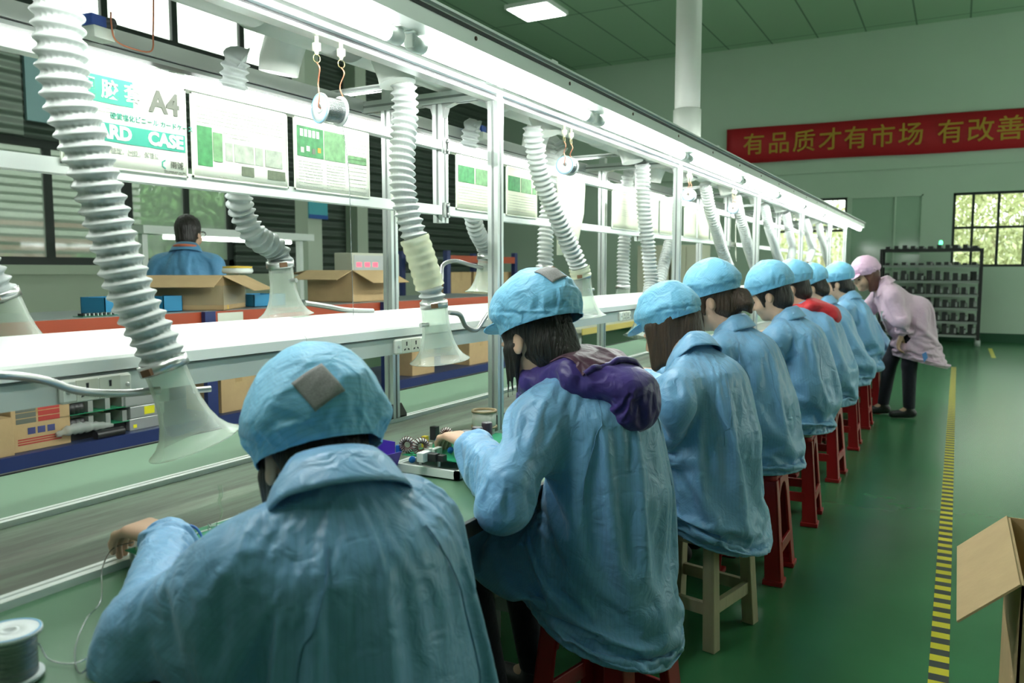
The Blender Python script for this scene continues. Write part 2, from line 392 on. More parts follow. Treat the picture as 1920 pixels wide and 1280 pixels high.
M_WALLW = mat('cream_sill_paint', (.50, .56, .45), .8, 0, .03, 2)
M_BASE = mat('dark_green_skirting', (.02, .09, .045), .4)
M_CLAD = clad_mat('dark_ribbed_cladding', (.115, .145, .125))
M_FRAME = mat('black_window_frame', (.02, .028, .025), .5)
M_GLASS = see_through('hazed_window_glass', (.62, .70, .62), .36, .05)  # haze and reflected light put into the pale pane colour
M_CLEAR = see_through('clear_window_glass', (.62, .70, .62), .06, .05)
M_GLASSG = mat('green_glass_panel', (.40, .56, .43), .12, 0, .06, 2, spec=.7)
struct(MB().box((XL - .2, Y0, -.12), (XR, Y1 + .2, 0)).build('floor', M_FLOOR))
struct(MB().box((XL - .2, Y0, ZC), (XR, Y1 + .2, ZC + .15)).build('ceiling', tile_mat()))
def wall_grid(name, axis, pos, th, umin, umax, holes, m, zmax=ZC):
    """wall in boxes around rectangular openings; holes = (u0, u1, z0, z1)"""
    us = sorted({umin, umax, *[h[0] for h in holes], *[h[1] for h in holes]}); zs = sorted({0, zmax, *[h[2] for h in holes], *[h[3] for h in holes]}); b = MB()
    for i in range(len(us) - 1):
        for j in range(len(zs) - 1):
            cu, cz = (us[i] + us[i + 1]) / 2, (zs[j] + zs[j + 1]) / 2
            if any(h[0] < cu < h[1] and h[2] < cz < h[3] for h in holes): continue
            if axis == 'y': b.box((us[i], pos, zs[j]), (us[i + 1], pos + th, zs[j + 1]))
            else: b.box((pos, us[i], zs[j]), (pos + th, us[i + 1], zs[j + 1]))
    return struct(b.build(name, m))
BW = [(-.14, 1.42, 1.40, 2.78), (-3.35, -1.99, 1.32, 2.78), (-1.93, -.64, 1.30, 2.78), (2.4, 4.6, 1.4, 2.78)]
wall_grid('wall_back', 'y', Y1, .2, XL, XR, BW, M_WALL)
LW = [(-2.5, 9.0, 1.40, 2.95), (-3.0, 10.4, 4.55, 5.80)]
wall_grid('wall_left', 'x', XL - .2, .2, Y0, Y1, LW, M_CLAD)
wall_grid('wall_right', 'x', XR, .2, Y0, Y1, [(5, 16, 1.2, 3.4)], M_WALL)
wall_grid('wall_front', 'y', Y0 - .2, .2, XL, XR, [], M_WALL)
def window(name, axis, pos, u0, u1, z0, z1, vert, horiz, glass, fw=.05, fm=None, wide=None):
    fm = fm or M_FRAME; b = MB(); d = .07
    def bar(a0, a1, c0, c1, dd=d):
        if axis == 'y': b.box((a0, pos - dd / 2, c0), (a1, pos + dd / 2, c1))
        else: b.box((pos - dd / 2, a0, c0), (pos + dd / 2, a1, c1))
    bar(u0, u1, z0, z0 + fw); bar(u0, u1, z1 - fw, z1); bar(u0, u0 + fw, z0, z1); bar(u1 - fw, u1, z0, z1)
    for i, v in enumerate(vert):
        w = (wide[i] if wide else fw); bar(v - w / 2, v + w / 2, z0 + fw, z1 - fw, d * .9)
    for hz in horiz: bar(u0 + fw, u1 - fw, hz - fw / 2, hz + fw / 2, d * .8)
    o = struct(b.build(name, fm))
    g = MB()
    if axis == 'y': g.box((u0 + .01, pos - .004, z0 + .01), (u1 - .01, pos + .004, z1 - .01))
    else: g.box((pos - .004, u0 + .01, z0 + .01), (pos + .004, u1 - .01, z1 - .01))
    struct(g.build('window_pane', glass, o)); return o
window('window_1', 'y', Y1 + .08, *BW[0], [.19, .60, 1.02], [2.13], M_CLEAR, .045)
window('window_2', 'y', Y1 + .08, *BW[1], [-2.68], [2.13], M_CLEAR, .045)
window('window_3', 'y', Y1 + .03, *BW[2], [-1.12], [], M_GLASSG, .03, M_WALL)
window('window_4', 'y', Y1 + .08, *BW[3], [3.1, 3.8], [2.13], M_CLEAR, .045)
window('window_5', 'x', XL - .08, *LW[0], [1.3, 3.6, 4.9, 6.08, 7.15, 8.15], [], M_GLASS, .10, wide=[.1, .1, .12, .10, .20, .09])
window('window_6', 'x', XL - .08, *LW[1], [.6, 2.6, 4.4, 5.7, 6.95, 8.05, 9.3], [], M_CLEAR, .08, wide=[.1] * 7)
window('window_7', 'x', XR + .08, 5, 16, 1.2, 3.4, [7, 9, 11, 13, 14.5], [2.4], M_CLEAR, .06)
struct(MB().box((XL, Y1 - .025, 0), (XR, Y1, .17)).build('baseboard_back', M_BASE))
struct(MB().box((XL, Y0, .0), (XL + .02, Y1, 1.28)).box((XL, Y0, 1.28), (XL + .1, 9.2, 1.40)).build('trim_1', [M_WALLW]))
struct(MB().box((XL + .001, Y0, 2.96), (XL + .05, 5.75, 4.50)).build('trim_4', clad_mat('lit_ribbed_cladding', (.40, .46, .41))))  # paler copy of the cladding, light on the ribs put into its colour
struct(MB().box((XL + .001, 5.80, 3.15), (XL + .05, 6.15, 3.95)).build('window_9', mat('pale_blue_pane', (.40, .60, .66), .15)))
struct(MB().box((XL, Y1 - .05, 3.28), (XR, Y1, 3.32)).build('trim_2', M_WALL))
pl = MB().box((-8.7, 8.98, 0), (-8.45, 9.28, ZC)).build('pillar', mat('pale_pillar_paint', (.60, .66, .56), .7)); struct(pl)
pl2 = MB().box((-9.98, 11.6, 0), (-9.7, 11.9, ZC)).build('pillar.001', MATS['pale_pillar_paint']); struct(pl2)
tag(MB().box((-8.44, 8.98, 2.10), (-8.42, 9.38, 2.40), 0).box((-8.43, 8.98, 2.10), (-8.415, 9.38, 2.16), 1).build('wall_sign', [mat('sky_blue_notice', (.10, .50, .62), .5), mat('deep_blue_notice', (.03, .12, .45), .5)]), 'small sky blue sign with a deep blue lower band on the pale pillar', 'sign')
# wall opposite and planting outside the windows
def foliage(name, c, r, n, seed, col, label, lf=1.0):
    rr = np.random.RandomState(seed); b = MB()
    for i in range(n):
        d = unit(rr.normal(size=3)); q = Vector(c) + Vector(d * np.array(r) * rr.uniform(.55, 1)); s = rr.uniform(.09, .22) * lf
        R = Euler(rr.uniform(0, 6.3, 3)).to_matrix(); b.add([q + R @ Vector(v) * s for v in ((-1, 0, 0), (0, -.5, .15), (1, 0, 0), (0, .5, .15))], [(0, 1, 2, 3)])
    o = b.build(name, col); MB().tube([(c[0], c[1], 0), (c[0], c[1], c[2])], .07, 8).build('trunk', M_WOOD, o); tag(o, label, 'plant', 'plants outside the windows'); return o
G1 = mat('leaf_green', (.10, .24, .06), .6, 0, .4, 2); G2 = mat('leaf_yellow_green', (.30, .34, .08), .6, 0, .4, 2); G3 = mat('leaf_dark_green', (.05, .13, .06), .6, 0, .4, 2)
struct(MB().box((-40, -20, -.3), (XL - .3, 45, -.14)).box((XL - .3, Y1 + .3, -.3), (25, 45, -.14)).build('ground', mat('pale_concrete', (.35, .37, .33), .9, 0, .1, 1)))
lv = MB(); 
for k in range(26): lv.box((-15.2, -8, .2 + k * .15), (-15.0, 11.0, .29 + k * .15), 1 if k in (9, 10, 11, 13) else 0)
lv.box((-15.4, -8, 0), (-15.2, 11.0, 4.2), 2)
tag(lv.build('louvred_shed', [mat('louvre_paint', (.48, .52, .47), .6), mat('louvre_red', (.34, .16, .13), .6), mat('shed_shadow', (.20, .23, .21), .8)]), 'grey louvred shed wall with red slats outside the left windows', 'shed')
for i, (x, y, z, r, c_, l_) in enumerate(((-12.8, 6.9, .85, .72, G2, 'yellow green bush low outside the left window'), (-13.0, 8.6, .9, .75, G1, 'green bush low outside the left window in front of the louvred shed'),
        (-17.2, 14.0, 2.0, 1.9, G1, 'leafy green tree outside the window behind the man in blue'), (-16.0, 18.0, 2.0, 1.9, G3, 'dark green tree outside the window to the right of the man in blue'),
        (-12.8, 10.6, 1.6, .95, G1, 'round green shrub close outside the window beside the man in blue'), (-13.4, 13.0, 1.3, 1.1, G2, 'yellowing shrub outside the left wall beyond the man'), (-21, 23, 3.0, 3.0, G3, 'tall dark tree beyond the left wall'), (-22.5, 16.2, 3.2, 3.0, G3, 'tall dark tree farthest behind the window of the man in blue'))):
    foliage('shrub', (x, y, z), (r * .8, r, r * .95), int(1900 + 1500 * r), i, c_, l_, .55 + .12 * r)
foliage('tree', (.85, 27, 2.6), (1.5, 1.2, 1.7), 4200, 21, mat('leaf_pale_gold', (.52, .54, .30), .6, 0, .25, 2), 'round pale tree outside the right window of the back wall', .55)
foliage('tree', (-4.2, 30, 1.9), (2.0, 1.2, 1.9), 3200, 22, MATS['leaf_pale_gold'], 'pale tree outside the back window at the end of the line', .55)
tag(MB().box((-9, 38, 0), (12, 39, 3.1)).build('distant_building', mat('hazy_building', (.62, .64, .55), .9)), 'long pale building far outside the back windows', 'building')
# ceiling lamps
def ceiling_lamp(x, y, label, grp='ceiling light panels'):
    o = empty('ceiling_light', (x, y, ZC)); MB().box((-.42, -.42, -.07), (.42, .42, 0)).build('housing', M_WHITEMETAL, o)
    MB().box((-.38, -.38, -.08), (.38, .38, -.07)).build('diffuser', emis('panel_light', (.95, 1, .95), PANEL_POWER), o); return tag(o, label, 'ceiling light', grp)
ceiling_lamp(-6.7, 12.95, 'white square light panel on the green ceiling above the white riser pipe')
for x, y in ((-6.7, 5.5), (-2.5, -1.5), (1.5, 5.5), (4.8, 9.5)): ceiling_lamp(x, y, 'unseen square light panel added high on the ceiling for ambient light')  # out-of-view panels added to raise the ambient light in the hall
# floor tape
tp = MB(); k = 0; y = 1.2
while y < 12.6:
    tp.box((-.030, y, .0004), (.030, y + .05, .0016), k % 2); y += .05; k += 1
tag(tp.build('floor_tape', [mat('yellow_tape', (.60, .53, .02), .45), mat('black_tape', (.035, .04, .04), .45)]), 'yellow and black striped hazard tape along the green floor', 'tape')
tag(MB().box((.50, 14.2, .0004), (.56, 15.9, .0016)).build('floor_marking', MATS['yellow_tape']), 'short yellow strip on the floor at the far right by the wall', 'tape')
tag(MB().box((-3.05, 1.5, .0004), (-2.98, 13, .0016)).build('floor_marking', MATS['yellow_tape']), 'yellow line on the floor beyond the conveyor', 'tape')
# banner
ba, bb = at_y(1363, 243, Y1 - .08), at_y(1400, 305, Y1 - .08); bc = at_y(1920, 202, Y1 - .08); bd_ = at_y(1920, 280, Y1 - .08)
sl = (bc.z - ba.z) / (bc.x - ba.x); xe = 2.2; zt = ba.z; hgt = ba.z - bb.z
bo = empty('wall_banner', (ba.x, Y1 - .08, zt)); nb = 40
vs = []; 
for i in range(nb + 1):
    x = (xe - ba.x) * i / nb
    for z in (0, -.5, -1): vs.append((x, -.012 * math.sin(x * 3 + z * 2), z * hgt + sl * x + .012 * math.sin(x * 2.1) * (z + .3)))
m = MB(); m.add(vs, [(i * 3 + j, i * 3 + 3 + j, i * 3 + 4 + j, i * 3 + 1 + j) for i in range(nb) for j in (0, 1)], 0, True)
m.build('cloth', mat('red_banner_cloth', (.50, .012, .022), .6, 0, .08, 2), bo, solid=.004)
M_GOLD = mat('gold_lettering', (.52, .30, .03), .6)
for ch, px in zip('有品质才有市场有改善', (1414, 1461, 1508, 1557, 1605, 1655, 1708, 1782, 1838, 1894)):
    p = at_y(px, 255, Y1 - .1); x = p.x - ba.x
    text(ch, .46, (x, -.03, -hgt * .52 + sl * x), ROT_Y, M_GOLD, bo, 'lettering', .004, sx=.98)
tag(bo, 'long red cloth banner with gold Chinese lettering high on the back wall', 'banner')
# dark shelf rack by the back wall
rk = empty('shelf_rack', (-.45, 16.55, 0)); rx, ry, rh = .80, .26, 1.72
for sx in (-1, 1):
    for sy in (-1, 1): MB().box((sx * rx - .025, sy * ry - .025, .1), (sx * rx + .025, sy * ry + .025, rh)).build('post', M_DARK, rk); MB().lathe([(0, 0), (.045, 0), (.045, .1), (0, .1)], 12, Matrix.Translation((sx * rx, sy * ry, 0))).build('caster', M_GREY, rk)
MB().box((-rx, -ry, rh - .05), (rx, ry, rh)).build('top_shelf', M_DARK, rk)
levels = [.18, .42, .66, .90, 1.14, 1.42]
for z in levels: MB().box((-rx, -ry, z - .03), (rx, ry, z), 0).box((-rx, -ry - .012, z - .035), (rx, -ry, z + .005), 1).build('shelf', [M_DARK, mat('grey_shelf_edge', (.30, .33, .31), .5)], rk)
tag(rk, 'black open shelf rack on castors against the back wall behind the woman in pink', 'shelf')
rr = random.Random(4)
M_UNIT = mat('dark_power_unit', (.035, .04, .038), .5, 0, .4, 20)
un = MB().box((-.055, -.17, .004), (.055, .17, .012), 0).box((-.05, -.15, .012), (.02, .1, .075), 0).box((.022, -.16, .012), (.05, .15, .05), 1)
u0 = un.build('power_unit', [M_UNIT, M_GREY]); first = True
for j, z in enumerate(levels + [rh]):
    for i in range(11):
        o = u0 if first else u0.copy()
        if not first: COL.objects.link(o)
        first = False; o.location = (-.45 - .70 + i * .14, 16.55 + rr.uniform(-.03, .03), z); o.rotation_euler = (0, 0, rr.uniform(-.12, .12)); o.scale = (1, 1, rr.uniform(1.7, 2.6) if j < 5 else rr.uniform(.6, 1.0))
        tag(o, 'dark power unit in the row lying on the shelf rack, %s' % ('bottom shelf', 'second shelf from the bottom', 'third shelf from the bottom', 'fourth shelf from the bottom', 'fifth shelf from the bottom', 'shelf just under the top', 'very top')[j], 'power unit', 'power units on the %s' % ('bottom shelf', 'second shelf', 'third shelf', 'fourth shelf', 'fifth shelf', 'sixth shelf', 'rack top')[j])
tag(MB().lathe([(0, 0), (.03, 0), (.03, .05), (.02, .07), (0, .075)], 12, Matrix.Translation((-.30, 16.55, rh + .08))).build('signal_lamp', emis('green_signal', (.1, 1, .35), 3)), 'small green glowing lamp on top of the shelf rack', 'lamp')

# ------------------------------------------------------------------ conveyor
ZB = .76; LY0, LY1 = -.2, 12.2
M_BELT = mat('worn_green_belt', (.15, .22, .155), .42, 0, .10, 3, stretch=(1, .15, 1))
def belt_mat():
    t = M_BELT.node_tree; n = t.nodes; L = t.links; p = n['Principled BSDF']; tc = n.new('ShaderNodeTexCoord')
    mp = n.new('ShaderNodeMapping'); mp.inputs['Scale'].default_value = (5.5, .5, 1); L.new(tc.outputs['Object'], mp.inputs['Vector'])
    nz = n.new('ShaderNodeTexNoise'); nz.inputs['Scale'].default_value = 1.6; nz.inputs['Detail'].default_value = 8; nz.inputs['Roughness'].default_value = .75; L.new(mp.outputs[0], nz.inputs['Vector'])
    cr = n.new('ShaderNodeValToRGB'); cr.color_ramp.elements[0].position = .40; cr.color_ramp.elements[0].color = (.085, .090, .068, 1); cr.color_ramp.elements[1].position = .60; cr.color_ramp.elements[1].color = (.17, .235, .165, 1)
    L.new(nz.outputs['Fac'], cr.inputs[0]); L.new(cr.outputs[0], p.inputs['Base Color'])
belt_mat()
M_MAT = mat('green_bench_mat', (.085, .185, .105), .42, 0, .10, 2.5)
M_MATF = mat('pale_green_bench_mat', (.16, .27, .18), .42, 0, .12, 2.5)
M_LEGS = mat('grey_frame_paint', (.34, .37, .36), .4, .3)
cv = empty('assembly_conveyor', (-1.635, 0, 0)); ox = 1.635
def rel(b): b.v = [(v[0] + ox, v[1], v[2]) for v in b.v]; return b
rel(MB().box((-1.86, LY0, ZB - .012), (-1.41, LY1, ZB - .004))).build('belt', M_BELT, cv)
for a, bb_ in ((-1.425, 'rail'), (-1.875, 'rail')):
    rel(MB().box((a, LY0, ZB - .05), (a + .036, LY1, ZB + .006)).box((a, LY0, ZB + .006), (a + .012, LY1, ZB + .010)).box((a + .02, LY0, ZB + .006), (a + .036, LY1, ZB + .010))).build('rail', M_WHITEMETAL, cv)
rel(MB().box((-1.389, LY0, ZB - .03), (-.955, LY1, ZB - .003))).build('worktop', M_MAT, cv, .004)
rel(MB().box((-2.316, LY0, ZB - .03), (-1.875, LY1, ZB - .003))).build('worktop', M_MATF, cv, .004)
rel(MB().box((-.957, LY0, ZB - .035), (-.945, LY1, ZB + .001))).build('edge_strip', M_DARK, cv)
rel(MB().box((-2.328, LY0, ZB - .035), (-2.314, LY1, ZB + .001))).build('edge_strip', M_DARK, cv)
rel(MB().box((-1.86, LY0, ZB - .20), (-1.845, LY1, ZB - .02)).box((-1.425, LY0, ZB - .20), (-1.41, LY1, ZB - .02)).box((-1.86, LY0, ZB - .21), (-1.41, LY1, ZB - .195))).build('side_frame', M_LEGS, cv)
PAIRS = [.37 + 2.045 * k for k in range(6)] + [12.1]
for y in PAIRS:
    for x in (-2.25, -1.86, -1.42, -1.03): rel(MB().box((x - .02, y - .02, 0), (x + .02, y + .02, ZB - .03))).build('leg', M_LEGS, cv)
    rel(MB().box((-2.25, y - .02, .12), (-1.03, y + .02, .16)).box((-2.25, y - .02, ZB - .07), (-1.03, y + .02, ZB - .03))).build('crossbar', M_LEGS, cv)
tag(cv, 'long assembly conveyor with grey-green belt between white rails and green worktops', 'conveyor')
# ------------------------------------------------------------------ aluminium frame above it
ZT = 1.915
def profile(b, lo, hi, axis, g=.008):              # slotted square profile
    lo = list(lo); hi = list(hi); b.box(lo, hi, 0)
    oth = [i for i in range(3) if i != axis]
    for i in oth:
        j = [k for k in oth if k != i][0]; c = (lo[j] + hi[j]) / 2
        for sd, e in ((lo, -.0012), (hi, .0012)):
            l2, h2 = lo[:], hi[:]; l2[j], h2[j] = c - g / 2, c + g / 2
            l2[i], h2[i] = min(sd[i], sd[i] + e), max(sd[i], sd[i] + e); b.box(l2, h2, 1)
    return b
M_GROOVE = mat('shaded_slot', (.20, .22, .21), .6)
fr = empty('workstation_frame', (-1.635, 0, ZB))
def fbuild(b, name, m=None): b.v = [(v[0] + ox, v[1], v[2] - ZB) for v in b.v]; return b.build(name, m or [M_ALU, M_GROOVE], fr)
for y in PAIRS:
    for x, sd in ((-1.407, 1), (-1.863, -1)):
        p = fbuild(profile(MB(), (x - .02, y - .02, ZB + .011), (x + .02, y + .02, ZT), 2), 'post')
        for s in (-1, 1):                            # cast foot brackets on the rail
            b = MB(); M = Matrix.Translation((x, y + s * .02, ZB + .0105)) @ Matrix(((0, 0, 1, 0), (s, 0, 0, 0), (0, 1, 0, 0), (0, 0, 0, 1)))
            for dx in (-.018, .012): b.prism([(0, 0), (.045, 0), (.045, .010), (.012, .055), (0, .055)], M @ Matrix.Translation((0, 0, dx)), .006)
            b.box((x - .018, min(y + s * .02, y + s * .065), ZB + .0105), (x + .018, max(y + s * .02, y + s * .065), ZB + .015))
            b.lathe([(0, .0), (.008, 0), (.008, .008), (0, .008)], 8, Matrix.Translation((x, y + s * .042, ZB + .015)))
            b.v = [(v[0] + ox, v[1], v[2] - ZB) for v in b.v]; b.build('foot_bracket', mat('cast_bracket', (.16, .15, .13), .55, .4), p)
    fbuild(profile(MB(), (-2.21, y - .02, 1.993), (-1.18, y + .02, 2.013), 0), 'cross_beam')
    fbuild(profile(MB(), (-1.655, y - .02, 1.50), (-1.615, y + .02, ZT), 2), 'hanger_post')
    b = MB()
    for s in (-1, 1):
        for dz in (1.545, 1.77): b.box((-1.614, y + s * .012 - .004, dz - .026), (-1.606, y + s * .012 + .004, dz + .026)); 
    for dz in (1.53, 1.56, 1.755, 1.785): b.lathe([(0, 0), (.006, 0), (.006, .006), (0, .006)], 8, Matrix.Translation((-1.606, y, dz)) @ Matrix.Rotation(PI / 2, 4, 'Y'))
    fbuild(b, 'bolt_plate', M_STEEL)
    for x, s in ((-1.615, 1), (-1.655, -1), (-1.427, -1), (-1.843, 1)):
        b = MB(); M = Matrix.Translation((x, y, ZT)) @ Matrix(((s, 0, 0, 0), (0, 0, 1, 0), (0, -1, 0, 0), (0, 0, 0, 1))); b.prism([(0, 0), (.05, 0), (.012, .012), (0, .05)], M @ Matrix.Translation((0, 0, -.015)), .03); fbuild(b, 'corner_bracket', M_STEEL)
for i in range(len(PAIRS) - 1):                      # the two beams the work sheets hang on
    for z0, z1 in ((1.757, 1.787), (1.528, 1.560)):
        fbuild(MB().box((-1.650, PAIRS[i] + .0205, z0), (-1.615, PAIRS[i + 1] - .0205, z1)), 'sheet_beam', M_WHITEMETAL)
def lamp_rail(b, xs, s):                             # s=1 towards the camera side
    n = 12; pr = [(xs + s * .020 * math.cos(a), 1.940 + .022 * math.sin(a)) for a in [(-.5 + k / n) * PI for k in range(n + 1)]]
    return pr
for s, xi in ((1, -1.405), (-1, -1.985)):
    b = MB(); pr = [(xi - s * .02, 1.962), (xi - s * .02, 1.918)] + [(xi + s * .018 * math.cos(a), 1.940 + .022 * math.sin(a)) for a in [(-.5 + k / 10) * PI for k in range(11)]]
    M = Matrix(((1, 0, 0, 0), (0, 0, -1, LY1), (0, 1, 0, 0), (0, 0, 0, 1)))
    b.prism(pr, M, LY1 - LY0); b.box((xi - .03, LY0, 1.9155), (xi + .012, LY1, 1.9185), 1); b.box((xi - .03, LY0, 1.905), (xi + .010, LY1, 1.9155), 0)
    fbuild(b, 'lamp_rail', [mat('grey_anodised_rail', (.50, .53, .52), .32, .95), M_DARK])
    xo = xi + s * .215
    b = MB(); b.box((xo - .022, LY0, 1.932), (xo + .022, LY1, 1.985), 0); b.box((xo - .038, LY0, 1.985), (xo + .038, LY1, 1.992), 0); b.box((xo + s * .0215 - .001, LY0, 1.970), (xo + s * .0215 + .0035, LY1, 1.980), 1); b.box((xo - .026, LY0, 1.927), (xo + .026, LY1, 1.933), 0)
    fbuild(b, 'lamp_channel', [M_ALU, M_DARK])
    k = 0
    while LY0 + .3 + k * .6 < LY1:
        y = LY0 + .3 + k * .6; k += 1
        fbuild(MB().lathe([(0, 0), (.006, 0), (.006, .002), (0, .002)], 10, Matrix.Translation((xo + s * .022, y, 1.955)) @ Matrix.Rotation(s * PI / 2, 4, 'Y')), 'screw_cap', mat('brown_screw_cap', (.16, .08, .06), .6))
for y in PAIRS:
    fbuild(profile(MB(), (-2.02, y - .02, ZT + .001), (-1.43, y + .02, ZT + .041), 0), 'cross_beam')
    for x in (-1.407, -1.863): fbuild(MB().box((x - .018, y - .018, ZT), (x + .018, y + .018, 1.992)), 'post_extension', M_ALU)
tag(fr, 'white aluminium profile frame standing along the conveyor, with posts, sheet beams and lamp rails', 'frame')
# fluorescent tubes: one holder and tube, then copies
M_TUBE = emis('lit_tube', (.95, 1.0, .96), TUBE_POWER)
def make_lamp(x, s):
    o = empty('fluorescent_lamp', (x, 0, 1.911))
    R = Matrix(((1, 0, 0, 0), (0, 0, 1, 0), (0, -1, 0, 0), (0, 0, 0, 1)))
    MB().lathe([(0, .06), (.0185, .06), (.0185, 1.14), (0, 1.14)], 20, R).build('tube', M_TUBE, o)
    MB().box((-.028, .0, .0265), (.028, 1.198, .052)).build('light_shield', M_WHITEMETAL, o, .003)  # housing added above the tube to keep its light off pipe and ceiling
    for a, b_ in ((.025, .075), (1.125, 1.175)):
        MB().lathe([(0, a), (.0205, a), (.0205, b_), (0, b_)], 20, R).build('end_cap', M_WHITEMETAL, o)
        c = (a + b_) / 2 + (-.02 if a < .5 else .02)
        MB().box((-.012, c - .012, -.014), (.012, c + .012, .026)).box((min(-.01, s * .055), c - .02, .020), (max(.01, s * .055), c + .02, .026)).build('lamp_holder', M_WHITEMETAL, o, .003)
    return o
near = make_lamp(-1.250, 1); ords = ['first', 'second', 'third', 'fourth', 'fifth', 'sixth', 'seventh', 'eighth', 'ninth', 'tenth']
for k in range(10):
    o = near if k == 0 else copy_tree(near); o.location.y = .50 + 1.2 * k - .01
    tag(o, 'lit fluorescent tube under the near lamp rail, %s from the near end' % ords[k], 'lamp', 'fluorescent tubes along the near lamp rail')
far = make_lamp(-2.140, -1)
for k in range(10):
    o = far if k == 0 else copy_tree(far); o.location.y = .50 + 1.2 * k - .01
    tag(o, 'lit fluorescent tube behind the far grooved lamp rail, %s from the near end' % ords[k], 'lamp', 'fluorescent tubes along the far lamp rail')
# ------------------------------------------------------------------ cable trough with sockets
tr = empty('cable_trough', (-1.635, 0, 1.12))
def tb(b, name, m, par=None): b.v = [(v[0] + ox, v[1], v[2] - 1.12) for v in b.v]; return b.build(name, m, par or tr)
M_TRAY = mat('white_trough_paint', (.78, .82, .78), .4, 0, .02, 3); M_TRAYG = mat('grey_trough_front', (.50, .55, .51), .4, .2)
seams = [LY0, 1.62, 3.0, 5.05, 7.1, 9.1, LY1]
for i in range(len(seams) - 1):
    P = [(-1.735, 1.193), (-1.545, 1.152), (-1.538, 1.146), (-1.538, 1.122), (-1.545, 1.120), (-1.735, 1.120)]
    M = Matrix(((1, 0, 0, 0), (0, 0, -1, seams[i + 1] - .001), (0, 1, 0, 0), (0, 0, 0, 1)))
    tb(MB().prism(P, M, seams[i + 1] - seams[i] - .002), 'lid', M_TRAY)
    tb(MB().box((-1.735, seams[i], 1.066), (-1.545, seams[i + 1] - .002, 1.119), 0).box((-1.5455, seams[i], 1.115), (-1.5425, seams[i + 1] - .002, 1.119), 1), 'body', [M_TRAYG, M_GROOVE])
def socket(y):
    o = tb(MB().prism([(-.078, -.024), (.078, -.024), (.078, .024), (-.078, .024)], Matrix(((0, 0, 1, -1.545), (1, 0, 0, y), (0, 1, 0, 1.090), (0, 0, 0, 1))), .014), 'socket_plate', mat('ivory_socket_plastic', (.78, .80, .72), .35))
    o.modifiers.new('bevel', 'BEVEL').width = .005
    for dy in (-.024, .026):
        f = tb(MB().box((-1.532, y + dy - .023, 1.069), (-1.5295, y + dy + .023, 1.111)), 'outlet', mat('cream_socket_face', (.70, .71, .60), .4), o)
        b = MB(); M = Matrix(((0, 0, 1, -1.5300), (1, 0, 0, y + dy), (0, 1, 0, 1.090), (0, 0, 0, 1)))
        b.prism([(-.0025, .004), (.0025, .004), (.003, .014), (-.003, .014)], M, .0012).prism([(-.003, .001), (.003, .001), (.0015, .006), (-.0015, .006)], M, .0012)
        b.prism([(-.014, -.014), (-.006, -.012), (-.006, -.007), (-.013, -.009)], M, .0012).prism([(.014, -.014), (.006, -.012), (.006, -.007), (.013, -.009)], M, .0012)
        tb(b, 'outlet_slots', M_DARK, o)
    for dy in (-.064, .066): tb(MB().lathe([(0, 0), (.005, 0), (.005, .002), (0, .002)], 10, Matrix.Translation((-1.531, y + dy, 1.09)) @ Matrix.Rotation(PI / 2, 4, 'Y')), 'screw', M_STEEL, o)
for px, py in ((178, 702), (766, 632)): socket(at_x(px, py, -1.54).y)
for y in (4.0, 6.1, 8.2): socket(y)
b = MB()
for y in PAIRS: b.box((-1.86, y - .015, 1.07), (-1.735, y + .015, 1.10))
tb(b, 'bracket', M_LEGS)
tag(tr, 'white covered cable trough with power sockets running above the belt', 'cable trough')
# ------------------------------------------------------------------ exhaust pipe on top
PZ, PR_ = 2.048, .084
duct = empty('exhaust_pipe', (-1.635, 0, PZ))
R = Matrix(((1, 0, 0, 0), (0, 0, 1, 0), (0, -1, 0, 0), (0, 0, 0, 1)))
prof = [(0, LY0)]; 
TEE = []
def db(b, name, m=M_PVC, par=None): b.v = [(v[0] + ox, v[1], v[2] - PZ) for v in b.v]; return b.build(name, m, par or duct)
NEAR_Y = [.93, 2.02, 3.05, 4.05, 5.05, 6.05, 7.05, 8.1, 9.2, 10.3]
FAR_Y = [1.75, 3.35, 5.0, 7.0, 8.2, 9.6]
db(MB().lathe([(0, LY0), (PR_, LY0), (PR_, LY1), (0, LY1)], 28, Matrix.Translation((-1.635, 0, PZ)) @ R), 'main_pipe')
for y in NEAR_Y + FAR_Y:
    s = 1 if y in NEAR_Y else -1
    db(MB().lathe([(0, y - .19), (PR_ + .007, y - .19), (PR_ + .007, y + .19), (0, y + .19)], 28, Matrix.Translation((-1.635, 0, PZ)) @ R), 'tee_sleeve')
    db(MB().tube([(-1.635, y, PZ), (-1.635 + s * .075, y, PZ - .05), (-1.635 + s * .105, y, PZ - .115), (-1.635 + s * .112, y, PZ - .150)], [.055, .060, .058, .056], 20), 'elbow')
    db(MB().lathe([(0, 0), (.006, 0), (.006, .003), (0, .003)], 8, Matrix.Translation((-1.635 + .060, y + .1, PZ - .062)) @ Matrix.Rotation(2.3, 4, 'Y')), 'screw', M_GREY)
db(MB().lathe([(0, PZ), (.084, PZ), (.084, ZC - .004), (0, ZC - .004)], 28, Matrix.Translation((-1.635, 5.36, 0))), 'riser')
db(MB().lathe([(0, PZ - .02), (.092, PZ - .02), (.092, 2.40), (.086, 2.405), (0, 2.405)], 28, Matrix.Translation((-1.635, 5.36, 0))), 'riser_sleeve')
tag(duct, 'white plastic exhaust pipe along the top of the frame with a riser to the ceiling', 'pipe')
